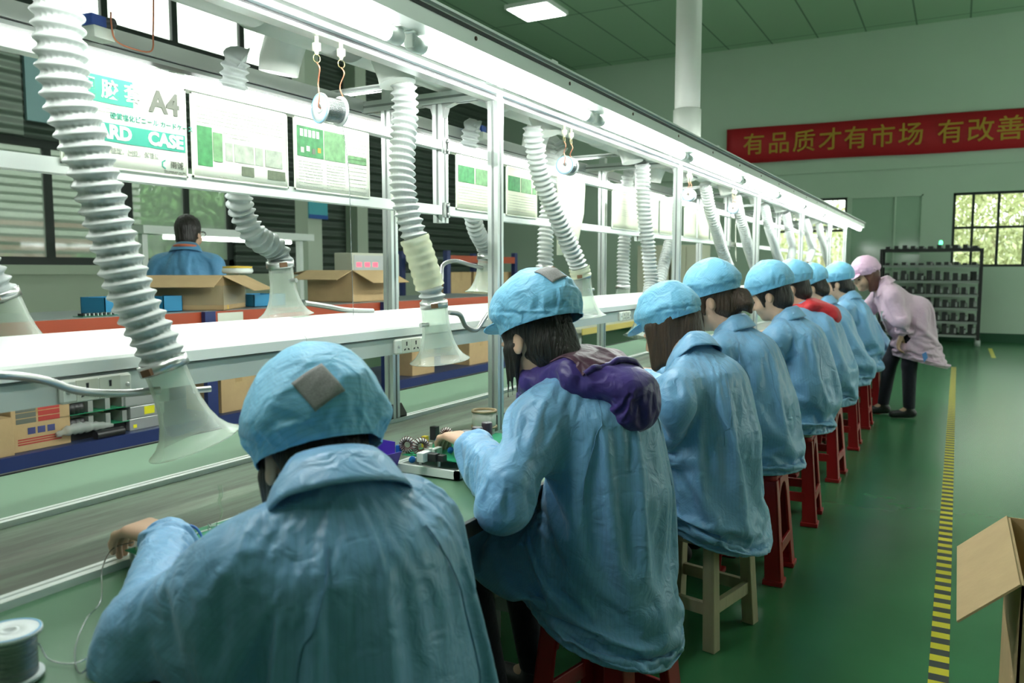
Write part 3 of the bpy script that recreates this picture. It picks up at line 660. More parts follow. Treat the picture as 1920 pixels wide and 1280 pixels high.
# ------------------------------------------------------------------ corrugated hoses with clear bells
M_HOSE = mat('pale_grey_hose', (.52, .55, .53), .5, 0, .04, 20); M_HOSED = mat('grey_hose', (.40, .44, .43), .5, 0, .04, 20)
def hose_mesh(pts, r, pitch, n=36, per=8, depth=.0115, m=None, parent=None, name='hose'):
    P = spline(pts, 24); L = [0]
    for i in range(1, len(P)): L.append(L[-1] + (P[i] - P[i - 1]).length)
    N = int(L[-1] / pitch * per); v = []; f = []; t0 = (P[1] - P[0]).normalized(); u = Vector((0, 1, 0)); u = (u - t0 * u.dot(t0)).normalized(); j = 0
    for i in range(N + 1):
        s = L[-1] * i / N
        while j < len(L) - 2 and L[j + 1] < s: j += 1
        a = (s - L[j]) / max(L[j + 1] - L[j], 1e-9); p = P[j].lerp(P[j + 1], a); t = (P[min(j + 2, len(P) - 1)] - P[max(j - 1, 0)]).normalized(); u = (u - t * u.dot(t)).normalized(); w = t.cross(u)
        for k in range(n):
            ph = 2 * PI * k / n; q = (s / pitch + k / n) % 1.0; vl = 1 - abs(math.cos(PI * q)) ** 2.6
            rr_ = r - depth * vl + .0020 * vl * math.sin(ph * 20 + s / pitch * 6.3) + .002 * math.sin(s * 17 + ph)
            v.append(p + (u * math.cos(ph) + w * math.sin(ph)) * rr_)
    f = [(i * n + k, i * n + (k + 1) % n, (i + 1) * n + (k + 1) % n, (i + 1) * n + k) for i in range(N) for k in range(n)]
    b = MB(); b.add(v, f, 0, True); return b.build(name, m or M_HOSE, parent)
def align(d):                                       # z axis of the result runs along d
    return Vector((0, 0, 1)).rotation_difference(Vector(d)).to_matrix().to_4x4()
def extractor(pts, label, mouth_dir, r=.042, pitch=.022, arm=None, bell=True, knob=None, wrap=None, dark=False, scale=1.0, group='fume hoses on the near side', n=36, per=8, clamp=True):
    pts = [Vector(p) for p in pts]; base = pts[-1]; o = empty('fume_extractor_hose', base); rp = [p - base for p in pts]
    hose_mesh(rp, r, pitch, n, per, m=M_HOSED if dark else M_HOSE, parent=o)
    d = Vector(mouth_dir).normalized(); A = Matrix.Translation((0, 0, 0)) @ align(d)
    if clamp:
        MB().lathe([(r * 1.02, -.018), (r * 1.06, -.018), (r * 1.06, .004), (r * 1.02, .004)], 28, A, closed=True).build('hose_clamp', M_STEEL, o); MB().cbox((r * 1.08, 0, -.007), (.014, .022, .014), M=A).build('clamp_screw', mat('rusty_screw', (.20, .11, .06), .6, .5), o)
    if bell:
        s = scale; pr = [(.042, -.02), (.0425, .02), (.0435, .055), (.047, .085), (.054, .115), (.064, .140), (.077, .158), (.089, .168), (.096, .172)]
        pr = [(a * s, z * s) for a, z in pr]; inner = [(a - .0022, z - .001) for a, z in reversed(pr)]
        MB().lathe(pr + [(.097 * s, .174 * s)] + inner, 40, A, closed=True).build('bell_hood', M_BELL, o)
        if knob: 
            kd = Vector(knob); MB().tube([d * .055 * s + kd * .040 * s, d * .055 * s + kd * .075 * s], .007, 10).build('knob', M_STEEL, o)
    if wrap:
        a, b_ = wrap; q = spline(rp, 12); i0, i1 = int(len(q) * a), int(len(q) * b_); MB().tube(q[i0:i1], [r * 1.09 + .0022 * math.sin(i * 2.1) for i in range(i1 - i0)], 22, caps=False).build('tape_wrap', M_TAPEWRAP, o)
    if arm:
        ap = [Vector(p) - base for p in arm]; P = spline(ap, 40); MB().tube(P, [.0075 + .0011 * (1 if i % 2 else -1) for i in range(len(P))], 10).build('gooseneck_arm', M_STEEL, o)
    return tag(o, label, 'hose', group)
XT = -1.523                                          # hose mouths of the near elbows
def hp_(lst): return [at_x(px, py, X) for px, py, X in lst]
def top(y, s=1): return [(-1.635 + s * .112, y, PZ - .140)]
E1 = hp_([(122, 150, -1.52), (160, 280, -1.51), (205, 425, -1.50), (252, 560, -1.48), (290, 640, -1.46), (309, 690, -1.45)])
extractor(top(E1[0].y - .015) + E1, 'large grey corrugated hose with clear bell at the left, nearest of the near-side hoses', (.20, .26, -1), arm=[at_x(300, 731, -1.47), at_x(230, 737, -1.48), at_x(150, 733, -1.49), at_x(80, 712, -1.50), at_x(0, 703, -1.50), at_x(-60, 712, -1.52), at_x(-110, 725, -1.555)], knob=(.35, .95, 0), n=64, per=12, r=.048, pitch=.025)
E2 = hp_([(759, 210, -1.523), (755, 300, -1.52), (757, 370, -1.51), (772, 430, -1.49), (792, 490, -1.47), (808, 545, -1.455), (814, 575, -1.45)])
extractor(top(E2[0].y - .01) + E2, 'pale hose wrapped with clear tape, bell hanging behind the socket', (.05, .10, -1), arm=[at_x(842, 585, -1.45), at_x(862, 590, -1.46), at_x(874, 612, -1.48), at_x(893, 618, -1.5), at_x(906, 600, -1.53), at_x(914, 588, -1.55)], knob=(-.1, -.98, 0), wrap=(.60, .84), n=48, per=10)
E3 = hp_([(1000, 260, -1.523), (1015, 330, -1.52), (1040, 395, -1.50), (1062, 445, -1.48), (1082, 490, -1.46), (1090, 520, -1.45)])
extractor(top(E3[0].y - .01) + E3, 'pale slanting hose with taped bell behind the cap of the purple-jacket worker', (.06, .08, -1), wrap=(.88, .99), knob=(.3, .95, 0), n=40)
NH = [([(1205, 320), (1208, 400), (1216, 470), (1221, 530), (1212, 575)], (-.10, -.25, -1), 'pale hose running straight down behind the cap of the bob-haired worker'),
      ([(1322, 350), (1336, 410), (1352, 460), (1365, 500)], (.1, .2, -1), 'pale hose ending behind the cap of the worker with the bun'),
      ([(1381, 375), (1394, 430), (1408, 480), (1420, 520)], (.1, .2, -1), 'pale hose just right of the hanging white sheet'),
      ([(1433, 385), (1443, 430), (1455, 470), (1466, 505)], (.1, .2, -1), 'pale hose above the cap of the short-haired worker'),
      ([(1473, 398), (1479, 430), (1485, 465), (1480, 500)], (-.1, -.1, -1), 'thin far hose left of the last near posts'),
      ([(1509, 405), (1516, 440), (1522, 470), (1512, 495)], (-.2, -.3, -1), 'distant hose bending back near the end of the line'),
      ([(1533, 410), (1541, 450), (1550, 485), (1556, 505)], (.2, .2, -1), 'last small hose at the far end of the line')]
for i, (pp, md, lb) in enumerate(NH):
    e = hp_([(a, b_, -1.523 + .06 * k / len(pp)) for k, (a, b_) in enumerate(pp)]); extractor(top(e[0].y - .01) + e, lb, md, n=28, per=6)
XF = -1.747
def fp(lst): return [at_x(px, py, X) for px, py, X in lst]
F1 = fp([(443, 110, -1.76), (438, 170, -1.78), (440, 250, -1.79), (446, 360, -1.80), (455, 400, -1.81), (480, 442, -1.80), (512, 462, -1.80), (524, 480, -1.80), (526, 500, -1.80)])
extractor(top(F1[0].y + .02, -1) + F1, 'grey hose with a sharp bend and clear bell standing behind the white trough', (.03, .10, -1), dark=True, r=.039, scale=.86, knob=(.8, .1, .1), arm=[at_x(572, 568, -1.78), at_x(610, 574, -1.76), at_x(650, 581, -1.74), at_x(700, 583, -1.72)], group='fume hoses on the far side', n=40, per=8)
F2 = fp([(884, 240, -1.76), (880, 300, -1.78), (884, 390, -1.80), (893, 430, -1.81), (910, 462, -1.81), (912, 486, -1.81)])
extractor(top(F2[0].y + .02, -1) + F2, 'grey far-side hose with clear bell between the far post and the near post', (-.03, -.12, -1), dark=True, r=.039, scale=.86, arm=[at_x(905, 502, -1.81), at_x(880, 496, -1.82), at_x(852, 489, -1.83), at_x(830, 498, -1.80), at_x(826, 530, -1.76), at_x(800, 572, -1.72)], group='fume hoses on the far side')
FH = [([(1036, 270), (1030, 340), (1024, 440), (1021, 505)], (0, -.1, -1), 'far-side hose seen just left of the slanting tape-wrapped hose'),
      ([(1178, 330), (1174, 400), (1170, 470), (1168, 540)], (0, 0, -1), 'far-side hose hanging straight behind the cream sheets'),
      ([(1262, 400), (1256, 450), (1244, 500), (1234, 540)], (-.1, -.2, -1), 'far-side hose slanting left past the second near post')]
for pp, md, lb in FH:
    e = [at_x(a, b_, -1.79) for a, b_ in pp]; extractor(top(e[0].y + .02, -1) + e, lb, md, n=28, per=6, group='fume hoses on the far side')
eb = at_x(2, 560, -1.83); extractor([eb + Vector((0, -.25, .35)), eb + Vector((0, -.08, .15)), eb], 'clear bell at the left edge behind the trough', (.12, .30, -1), dark=True, group='fume hoses on the far side', r=.039, scale=.9, n=28)

# ------------------------------------------------------------------ people
def frame(pitch, yaw=0.0, roll=0.0):               # columns forward, left, up; pitch nods down
    R = Euler((roll, pitch, yaw), 'XYZ').to_matrix(); return np.array(R)
def hand_into(F, wrist, d, n, side, curl=(.5, .6, .6, .55), spread=.0, thumb=.6, s=1.0):
    """palm and five fingers; d points along the fingers, n out of the palm, side = direction of the thumb"""
    d = unit(d); n = unit(n - d * (n @ d)); t = unit(np.cross(d, n)); t = t if t @ side > 0 else -t
    w = np.asarray(wrist, float)
    for o in (-.024, -.008, .009, .025):
        F.u(rc(w + t * o * .75 * s + d * .012 * s, w + d * .085 * s + t * o * s, .0145 * s, .0115 * s), .012)
    for i, o in enumerate((.027, .009, -.009, -.026)):
        L = (.042, .046, .043, .034)[i] * s; p = w + d * .086 * s + t * o * s; a = curl[i]; ang = a * .7
        for k, ln in enumerate((L, L * .66, L * .5)):
            dr = unit(d * math.cos(ang) + n * math.sin(ang) + t * spread * o * 6); q = p + dr * ln
            F.u(rc(p, q, (.0092, .0085, .0075)[k] * s, (.0085, .0076, .0066)[k] * s), .004); p = q; ang += a
    p = w + d * .022 * s + t * .026 * s; q = p + unit(d * .7 + t * .75 + n * .35) * .042 * s
    F.u(rc(p, q, .0135 * s, .0115 * s), .010); q2 = q + unit(d * .9 + t * .1 + n * thumb) * .033 * s; F.u(rc(q, q2, .0105 * s, .009 * s), .005)
    q3 = q2 + unit(d * .85 - t * .25 + n * thumb) * .024 * s; F.u(rc(q2, q3, .009 * s, .0072 * s), .004)

def wrinkles(seed, amp=1.0, lines=(), joints=()):
    off = np.random.RandomState(seed).uniform(0, 60, 3)
    def f(p, n):
        w = p + .020 * np.stack([perlin(p * 6 + off), perlin(p * 6 + off + 17), perlin(p * 6 + off + 31)], 1)
        rd = lambda q, e: np.maximum(1 - 2.1 * np.abs(perlin(q + off)), 0) ** e
        y_, z_, x_ = w[:, 1], w[:, 2], w[:, 0]
        f1 = np.stack([x_ * 4, (y_ * .75 - z_ * .66) * 8.5, (y_ * .66 + z_ * .75) * 2.0], 1)      # pulls running one way
        f2 = np.stack([x_ * 5, (y_ * .80 + z_ * .60) * 10, (-y_ * .60 + z_ * .80) * 2.6 + 9], 1)  # and the other
        f3 = np.stack([x_ * 3, y_ * 3, z_ * 11 + x_ * 4], 1)                                   # slack folds round the waist
        low = np.clip(1 - np.abs(p[:, 2] - .62) / .22, 0, 1)
        c = perlin(w * V3(3.2, 3.2, 2.2) + off)
        k = .35 + .65 * np.clip(perlin(p * 2.6 + off + 50) * 2 + .5, 0, 1)
        r = -.008 + .018 * c + k * (.0125 * rd(f1, 2.5) + .0085 * rd(f2 + 7, 3)) + .009 * low * rd(f3, 2) + .0016 * perlin(w * 26 + off)
        for (A, B, h, wd) in lines:
            dd, t = seg_dist(w, A, B); r = r + h * np.exp(-(dd / wd) ** 2) * np.sin(np.clip(t * .9 + .08, 0, 1) * PI) ** .5
        for (J, ax, rad, h) in joints:             # creases ringing a bent joint
            q = w - J; dist = np.linalg.norm(q, axis=1); s = q @ ax + .25 * np.abs(perlin(w * 9 + off)) * .1
            r = r + h * np.exp(-(dist / rad) ** 2) * (np.abs(np.sin(s / .030 * PI)) ** .7 * 2 - 1)
        return r * amp
    return f

def worker(label, x0, y0, yaw=0.0, world=None, c7=None, sl=None, sr=None, stand=None, seat=.47, head=(.24, 0, 1.22), pitch=.5, hyaw=0.0, lw=(.48, .12, .84), rw=(.48, -.12, .84),
           le=None, re=None, hair='short', hairm=None, cap=True, vox=.006, hem=None, face=False, hood=None, hump=.03, seed=0, lines=(),
           coatm=None, capm=None, drape=0, cloth=None, patch=False, ctilt=-.25, seam=.066, wamp=1.0, clow=0.0, bobs=(-.06, -.03, .0, .03), size=1.0, ldir=None, rdir=None, lcurl=(.5, .6, .65, .6), collar=True, mark=None, group='workers in blue smocks along the line', wide=1.0, feet=(.30, .10)):
    coatm = coatm or M_BLUE; capm = capm or M_CAPS; hairm = hairm or M_HAIR; z0 = seat; lines = list(lines)
    if world:                                      # joints given as places in the room
        ca, sa = math.cos(PI + yaw), math.sin(PI + yaw)
        inv = lambda q: (ca * (q[0] - x0) + sa * (q[1] - y0), -sa * (q[0] - x0) + ca * (q[1] - y0), q[2])
        g = {k: inv(v) for k, v in world.items()}
        head, lw, rw = g.get('head', head), g.get('lw', lw), g.get('rw', rw); c7, sl, sr = g.get('c7', c7), g.get('sl', sl), g.get('sr', sr); le, re = g.get('le', le), g.get('re', re)
    H = V3(*head); Rh = frame(pitch, hyaw); hf, hl, hu = Rh[:, 0], Rh[:, 1], Rh[:, 2]
    hp = lambda f, l, u: H + hf * f * size + hl * l * size + hu * u * size
    C7 = H + V3(-.085, 0, -.135) * size + (-hf * .02); C7[1] = H[1] * .7
    if c7 is not None: C7 = V3(*c7)
    PEL = V3(0, 0, z0 + .10) if not stand else V3(*stand['hip']); SL = C7 + V3(.02, .165 * wide, -.085); SR = C7 + V3(.02, -.165 * wide, -.085)
    if sl is not None: SL = V3(*sl)
    if sr is not None: SR = V3(*sr)
    lw = V3(*lw); rw = V3(*rw)
    le = V3(*le) if le is not None else (SL + lw) / 2 + V3(-.02, .09, -.10); re = V3(*re) if re is not None else (SR + rw) / 2 + V3(-.02, -.09, -.10)
    mid = (PEL + C7) / 2; W1 = PEL * .62 + C7 * .38 + V3(-hump, 0, 0); CH = PEL * .22 + C7 * .78 + V3(-hump * .9, 0, -.02)
    kn = [V3(.40, .11, z0 + .055), V3(.40, -.11, z0 + .055)]; an = [V3(feet[0], feet[1], .085), V3(feet[0], -feet[1], .085)]
    if stand: kn = [V3(*stand['knees'][0]), V3(*stand['knees'][1])]; an = [V3(*stand['ankles'][0]), V3(*stand['ankles'][1])]
    # ---- body: one skin
    B = Field(); B.u(et([PEL, W1, CH, C7 + V3(0, 0, -.06)], [.13, .11, .13, .10], [.09, .085, .09, .06]), .03)
    B.u(rc(C7 + V3(.01, 0, -.05), hp(-.015, 0, -.06), .055, .050), .03)
    B.u(el(hp(-.012, 0, .022), V3(.097, .077, .098) * size, Rh), .02).u(el(hp(.028, 0, -.045), V3(.068, .059, .085) * size, Rh), .025)
    B.u(el(hp(.062, 0, -.103), V3(.027, .028, .022) * size, Rh), .02)
    B.u(rc(hp(.088, 0, .005), hp(.108, 0, -.036), .008, .0125), .012)
    for s in (1, -1):
        B.u(el(hp(.062, .036 * s, -.045), V3(.028, .026, .026) * size, Rh), .02)
        B.u(rc(hp(.09, .012 * s, .012), hp(.078, .046 * s, .010), .009, .007), .012)
        B.sub(el(hp(.094, .031 * s, -.006), V3(.014, .018, .010) * size, Rh), .010)
        B.u(el(hp(-.012, .079 * s, -.022), V3(.016, .007, .028) * size, Rh @ np.array(Euler((0, -.25, .35 * s)).to_matrix())), .006)
        B.sub(el(hp(-.006, .089 * s, -.018), V3(.008, .005, .014) * size, Rh), .006)
    B.u(el(hp(.090, 0, -.066), V3(.011, .022, .006) * size, Rh), .006).u(el(hp(.087, 0, -.077), V3(.010, .018, .007) * size, Rh), .006)
    for k, (Sh, E_, Wr, dr) in enumerate(((SL, le, lw, ldir), (SR, re, rw, rdir))):
        B.u(rc(Sh, E_, .045, .036), .03).u(rc(E_, Wr, .034, .025), .02)
        dd = unit(Wr - E_) if dr is None else unit(V3(*dr))
        hand_into(B, Wr + dd * .01, dd, V3(.1, 0, -1), V3(.2, -1 if k == 0 else 1, 0), curl=lcurl)
    for s in (0, 1):
        B.u(rc(PEL + V3(0, .08 * (1 - 2 * s), -.02), kn[s], .07, .05), .04).u(rc(kn[s], an[s], .045, .035), .02).u(rc(an[s], an[s] + V3(.09, 0, -.045), .035, .025), .02)
    lo = np.minimum(np.minimum(lw, rw), V3(-.3, -.45, 0)) - .02; hi = np.maximum(np.maximum(lw, rw), V3(.55, .45, H[2] + .2)) + .12
    lo[2] = .02
    if stand: lo[:2] -= .15; hi[:2] += .15
    body = skin('person', B, lo, hi, vox * .62, M_SKIN)
    body.location = (x0, y0, 0); body.rotation_euler = (0, 0, PI + yaw)
    tag(body, label, 'person', group)
    # ---- coat
    Cc = Field(); a = wide; hem_z = z0 - .06 if hem is None else hem
    Cc.u(et([PEL + V3(-.02, 0, -.03), PEL + V3(-.030, 0, .10), W1 + V3(-.018, 0, 0), CH + V3(-.012, 0, .0), C7 + V3(-.0, 0, -.085)],
            [.205 * a, .20 * a, .195 * a, .185 * a, .14 * a], list(np.array([.172, .160, .147, .122, .080]) * (.80 if stand else 1))), .05)
    Cc.u(rc(C7 + V3(.0, .05, -.045), SL, .058, .066), .06).u(rc(C7 + V3(.0, -.05, -.045), SR, .058, .066), .06)
    Cc.u(rc(C7 + V3(-.005, 0, -.06), C7 + V3(.01, 0, -.012), .085, .068), .04)
    for Sh, E_, Wr in ((SL, le, lw), (SR, re, rw)):
        dv = unit(Wr - E_); ce = Wr - dv * .015
        Cc.u(rc(Sh, E_, .068, .062), .05).u(rc(E_, ce - dv * .03, .060, .054), .035).u(rc(ce - dv * .03, ce, .054, .040), .012)
    if not stand:
      for s in (1, -1): Cc.u(rc(PEL + V3(.02, .09 * s, -.01), V3(.36, .12 * s, z0 + .065), .125, .098), .06)
    if stand:
        hb = V3(*stand['hem']); Cc.u(et([PEL + V3(0, 0, .05), PEL * .5 + hb * .5, hb + V3(0, 0, -.03)], [.205 * a, .225 * a, .25 * a], [.135, .175, .23]), .05)
        Cc.sub(et([PEL + V3(0, 0, -.12), PEL * .35 + hb * .65, hb + V3(0, 0, -.06)], [.17 * a, .215 * a, .24 * a], [.12, .162, .22]), .01); Cc.cut(half(hb, stand.get('hem_n', (0, 0, -1))), .006)
    elif hem_z < z0 + .02:
        Cc.u(et([V3(-.025, 0, z0 + .04), V3(-.035, 0, (z0 + hem_z) / 2), V3(-.04, 0, hem_z - .02)], [.21 * a, .225 * a, .235 * a], [.18, .19, .195]), .05)
        inner = et([V3(-.02, 0, z0 + .0), V3(-.03, 0, (z0 + hem_z) / 2), V3(-.035, 0, hem_z - .1)], [.197 * a, .212 * a, .222 * a], [.167, .177, .182])
        Cc.sub(lambda p: np.maximum(inner(p), p[:, 2] - (z0 - .002)), .006)
        Cc.cut(half((-.2, 0, hem_z), (.35, 0, -1)), .008)
    if not stand and hem is None: Cc.cut(half((0, 0, z0 + .004), (0, 0, -1)), .012)
    for Wr, E_ in ((lw, le), (rw, re)):
        dv = unit(Wr - E_); Cc.sub(rc(Wr - dv * .022, Wr + dv * .03, .034, .034), .004)
    jl = [(le, unit(lw - SL), .11, .0042), (re, unit(rw - SR), .11, .0042), (SL * .8 + C7 * .2 + V3(0, .02, -.08), unit(V3(.3, .5, .8)), .07, .003), ((W1 + V3(.1, .12, 0)), V3(0, 0, 1), .14, .003), (lw - unit(lw - le) * .06, unit(lw - le), .05, .003)]
    lines += [(SL + V3(-.07, .0, .03), SL + V3(-.10, .02, -.20), -.005, .010), (SR + V3(-.07, .0, .03), SR + V3(-.10, -.02, -.20), -.005, .010),
              (C7 + V3(-.09, 0, -.07), W1 + V3(-.16, 0, .03), -.0025, .006)]
    def weave(p):
        return np.where(np.abs(p[:, 1]) > .21, p[:, 2] * .6 + p[:, 0] * .7, np.arctan2(p[:, 1], -(p[:, 0] - .16)) * .20)
    lo = np.minimum(np.minimum(np.minimum(lw, rw), np.minimum(le, re)), V3(-.3, -.32, 0)) - .1; hi = np.maximum(np.maximum(np.maximum(lw, rw), np.maximum(le, re)), V3(.5, .32, C7[2])) + .1
    lo[2] = hem_z - .08 if not stand else stand['hem'][2] - .15; lo[:2] -= (.15 if stand else 0); hi[:2] += (.15 if stand else 0); hi[2] = max(C7[2] + .1, lw[2] + .1, rw[2] + .1)
    if drape:
        Co = Field(); Ci = Field(); HN = unit(V3(.35, 0, -1)); HC = V3(-.2, 0, hem_z)
        if stand: HN, HC = unit(V3(*stand.get('hem_n', (0, 0, -1)))), V3(*stand['hem'])
        elif hem is None: HN, HC = V3(0, 0, -1), V3(0, 0, z0 + .004)
        for op in Cc.ops:
            if op[0] == 'u': Co.ops.append(op); Ci.ops.append(op)
        Co.cut(half(HC, HN), .004); arms = [(Wr, unit(Wr - E_)) for Wr, E_ in ((lw, le), (rw, re))]
        def kill(c, n):
            k = np.zeros(len(c), bool)
            for Wr, dv in arms: k |= (np.linalg.norm(c - Wr, axis=1) < .075) & ((c - Wr) @ dv > .012)
            return k
        def pin(v):
            p = np.clip(1.5 - np.linalg.norm((v - C7) * V3(1, .8, 1), axis=1) / .10, 0, 1)
            for Wr, dv in arms: p = np.maximum(p, np.clip(1.8 - np.linalg.norm(v - Wr, axis=1) / .04, 0, 1))
            return np.maximum(p, np.clip(1.2 - ((v - HC) @ -HN) / .03, 0, .8 if stand else 1))
        coat = draped('smock', Co, Ci, lo, hi, drape, coatm, body, .016, kill, pin, wrinkles(seed, .25, lines, jl), weave, trim=(HC - HN * .006, HN), **(cloth or {}))
    else: coat = skin('smock', Cc, lo, hi, vox, coatm, body, wrinkles(seed, wamp, lines, jl), weave)
    if drape and drape < .016 and coatm is M_BLUE:
        from mathutils.bvhtree import BVHTree
        tb = BVHTree.FromPolygons([v.co for v in coat.data.vertices], [tuple(q.vertices) for q in coat.data.polygons])
        for s_, A_, B_ in ((1, C7 + V3(0, .075, -.03), C7 + V3(0, .150, -.30)), (-1, C7 + V3(0, -.075, -.03), C7 + V3(0, -.150, -.30))):
            pts = []
            for k in range(22):
                q = A_ + (B_ - A_) * (k / 21) + V3(0, .018 * s_ * math.sin(k / 21 * PI), 0); hit = tb.ray_cast(Vector((q[0] - .6, q[1], q[2])), Vector((1, 0, 0)))[0]
                if hit is not None: pts.append(hit + Vector((-.0022, 0, 0)))
            if len(pts) > 5: MB().tube(pts, .0012, 6).build('seam', mat('dark_blue_thread', (.13, .29, .48), .7), coat)
    if collar:
        ax = unit(unit(hp(-.03, 0, -.05) - C7) * .35 + V3(.12, 0, .75)); fx = unit(V3(1, 0, 0) - ax * ax[0]); ly = np.cross(ax, fx); ring = []; nk = 37
        for (r, h) in ((.064, .022), (.066, .050), (.074, .058), (.088, .040), (.106, .000), (.110, -.010)):
            for i in range(nk):
                ph = (i / (nk - 1) - .5) * 2 * 2.65; e = max(0, abs(ph) - 1.9)
                rr = r * (1 + .12 * e); hh = h - .045 * max(0, abs(ph) - 1.1)
                ring.append(C7 + V3(.018, 0, -.004) + ax * hh - fx * rr * math.cos(ph) * 1.02 + ly * rr * math.sin(ph) * 1.12)
        m = MB(); m.add(ring, [(j * nk + i, j * nk + i + 1, (j + 1) * nk + i + 1, (j + 1) * nk + i) for j in range(5) for i in range(nk - 1)], 0, True)
        m.build('collar', coatm, body, solid=.003)
    # ---- trousers and shoes
    T = Field()
    for s in (0, 1): T.u(rc(PEL + V3(0, .08 * (1 - 2 * s), -.02), kn[s], .082, .066), .03).u(rc(kn[s], an[s] + V3(-.005, 0, .02), .064, .05), .02)
    T.cut(half((0, 0, .09), (0, 0, -1)), .004)
    skin('trousers', T, np.minimum(V3(-.15, -.26, .05), np.min(kn + an, 0) - V3(.15, .15, 9)).clip([-9, -9, .05]), np.maximum(V3(.52, .26, z0 + .2), PEL + .15), max(vox, .008), M_JEANS, body)
    for s in (0, 1):
        K = Field(); c = an[s]; K.u(rc(c + V3(-.03, 0, -.035), c + V3(.13, 0, -.05), .042, .034), .02).u(rc(c + V3(0, 0, .01), c, .042, .042), .02).cut(half((0, 0, .004), (0, 0, -1)), .004)
        sh = skin('shoe', K, c - V3(.1, .08, .085), c + V3(.2, .08, .09), .006, M_DARK, body)
        if hem is not None:
            K2 = Field().u(rc(c + V3(-.03, 0, -.055), c + V3(.13, 0, -.06), .046, .038), .02).cut(half((0, 0, .0), (0, 0, -1)), .002).cut(half((0, 0, .028), (0, 0, 1)), .002)
            skin('sole', K2, c - V3(.1, .08, .086), c + V3(.2, .08, .0), .006, mat('white_rubber', (.55, .55, .5), .6), sh)
    # ---- hair
    Hh = Field(); nv = max(vox * .7, .0045)
    Hh.u(el(hp(-.020, 0, .024), V3(.101, .086, .103) * size, Rh), .02)
    Hh.u(el(hp(-.052, 0, -.055), V3(.062, .068, .062) * size, Rh), .03)
    Hh.sub(el(hp(.092, 0, -.052), V3(.090, .080, .105) * size, Rh), .012)
    dn = V3(0, 0, -1)
    if hair in ('short', 'tail', 'bun'):
        for s in (1, -1): Hh.sub(el(hp(-.008, .085 * s, -.030), V3(.026, .03, .036) * size, Rh), .008)
        for s in (1, -1): Hh.u(rc(hp(.030, .072 * s, .02), hp(.034, .070 * s, -.055), .013, .005), .012)
    if hair == 'tail':
        q = hp(-.085, 0, -.085); Hh.u(rc(hp(-.07, 0, -.03), q, .05, .034), .02).u(rc(q, q + V3(.0, .03, -.10), .034, .014), .02)
        for s, o in ((1, 0), (1, .02), (1, -.02)): Hh.u(rc(hp(.02 + o, .074 * s, -.02), hp(.045 + o, .070 * s, -.07) + dn * .07, .012, .003), .012)
    if hair == 'bun':
        q = hp(-.118, 0, -.040); Hh.u(el(q, V3(.045, .052, .048)), .02).u(el(q + V3(-.03, .015, -.02), V3(.034, .04, .03)), .02).u(rc(q, q + V3(-.055, .02, -.06), .022, .006), .02)
        Hh.u(rc(hp(.045, .070, .01), hp(.040, .070, -.05) + dn * .06, .012, .005), .01)
    if hair == 'bob':
        for s in (1, -1):
            for o in bobs: Hh.u(rc(hp(o, .080 * s, .02), hp(o, .078 * s, -.05) + dn * .085 + V3(.012, 0, 0), .024, .017), .018)
        Hh.u(rc(hp(-.085, 0, .0), hp(-.08, 0, -.08) + dn * .05, .06, .045), .03)
        Hh.sub(rc(hp(.075, 0, -.02), hp(.10, 0, -.02) + dn * .2, .062, .062), .01)
    oh = np.random.RandomState(seed + 5).uniform(0, 9, 3)
    strand = lambda p, n: .0035 * perlin(p * V3(70, 70, 9) + oh) + .007 * perlin(p * V3(25, 25, 5) + oh)
    skin('hair', Hh, H - .26, H + .22, nv, hairm, body, strand)
    if face:
        for s in (1, -1):
            Ef = Field().u(el(hp(.0835, .031 * s, -.008), V3(.010, .013, .0065) * size, Rh), .002)
            e = skin('eye', Ef, hp(.0835, .031 * s, -.008) - .02, hp(.0835, .031 * s, -.008) + .02, .0022, mat('dark_eye', (.03, .02, .015), .2), body)
            Bf = Field().u(rc(hp(.097, .016 * s, .014), hp(.084, .044 * s, .014), .0035, .0025), .002)
            skin('eyebrow', Bf, hp(.09, .03 * s, .014) - .03, hp(.09, .03 * s, .014) + .03, .0025, hairm, body)
    # ---- cap
    if cap:
        K = Field(); T1 = np.array(Euler((0, ctilt, 0)).to_matrix()); Rc = Rh @ T1
        cp = lambda f, l, u: H + (Rc @ V3(f, l, u)) * size
        K.u(et([cp(-.006, 0, .004 - clow), cp(-.014, 0, .038 - clow * .6), cp(-.016, 0, .056)], V3(.081, .101, .100) * size, V3(.094, .115, .114) * size, hl, .02), .01)
        K.u(el(cp(-.020, 0, .062), V3(.113, .100, .036) * size, Rc), .02)
        K.cut(half(cp(0, 0, .012 - clow), -hu * 1.0 + hf * .12), .006)
        K.u(el(cp(.108, 0, .022), V3(.062, .078, .0075) * size, Rc @ np.array(Euler((0, .45, 0)).to_matrix())), .008)
        oc = np.random.RandomState(seed + 2).uniform(0, 40, 3)
        def cdisp(p, n):
            q = ((p - H) @ Rc) / size; w = p + .02 * np.stack([perlin(p * 9 + oc), perlin(p * 9 + oc + 7), perlin(p * 9 + oc + 13)], 1)
            top = np.clip((q[:, 2] - .02) / .04, 0, 1); ang = np.arctan2(q[:, 1], q[:, 0])
            r = top * (.009 * np.maximum(1 - 2.2 * np.abs(perlin(w * V3(9, 9, 12) + oc)), 0) ** 2.5 + .0035 * np.maximum(1 - 2.2 * np.abs(perlin(w * 21 + oc)), 0) ** 3 + .011 * perlin(w * 6 + oc))
            sm = q[:, 2] - seam - .010 * perlin(w * 9); r += -.0035 * np.exp(-(sm / .0045) ** 2) + .0012 * np.exp(-((sm + .010) / .006) ** 2) + .0018 * np.sin(ang * 23 + 4 * perlin(w * 8)) * np.exp(-(sm / .02) ** 2)
            return r + (1 - top) * .0014 * perlin(w * 30 + oc)
        cw = lambda p: ((p - H) @ Rc)[:, 0] * .5 + ((p - H) @ Rc)[:, 2] * .6
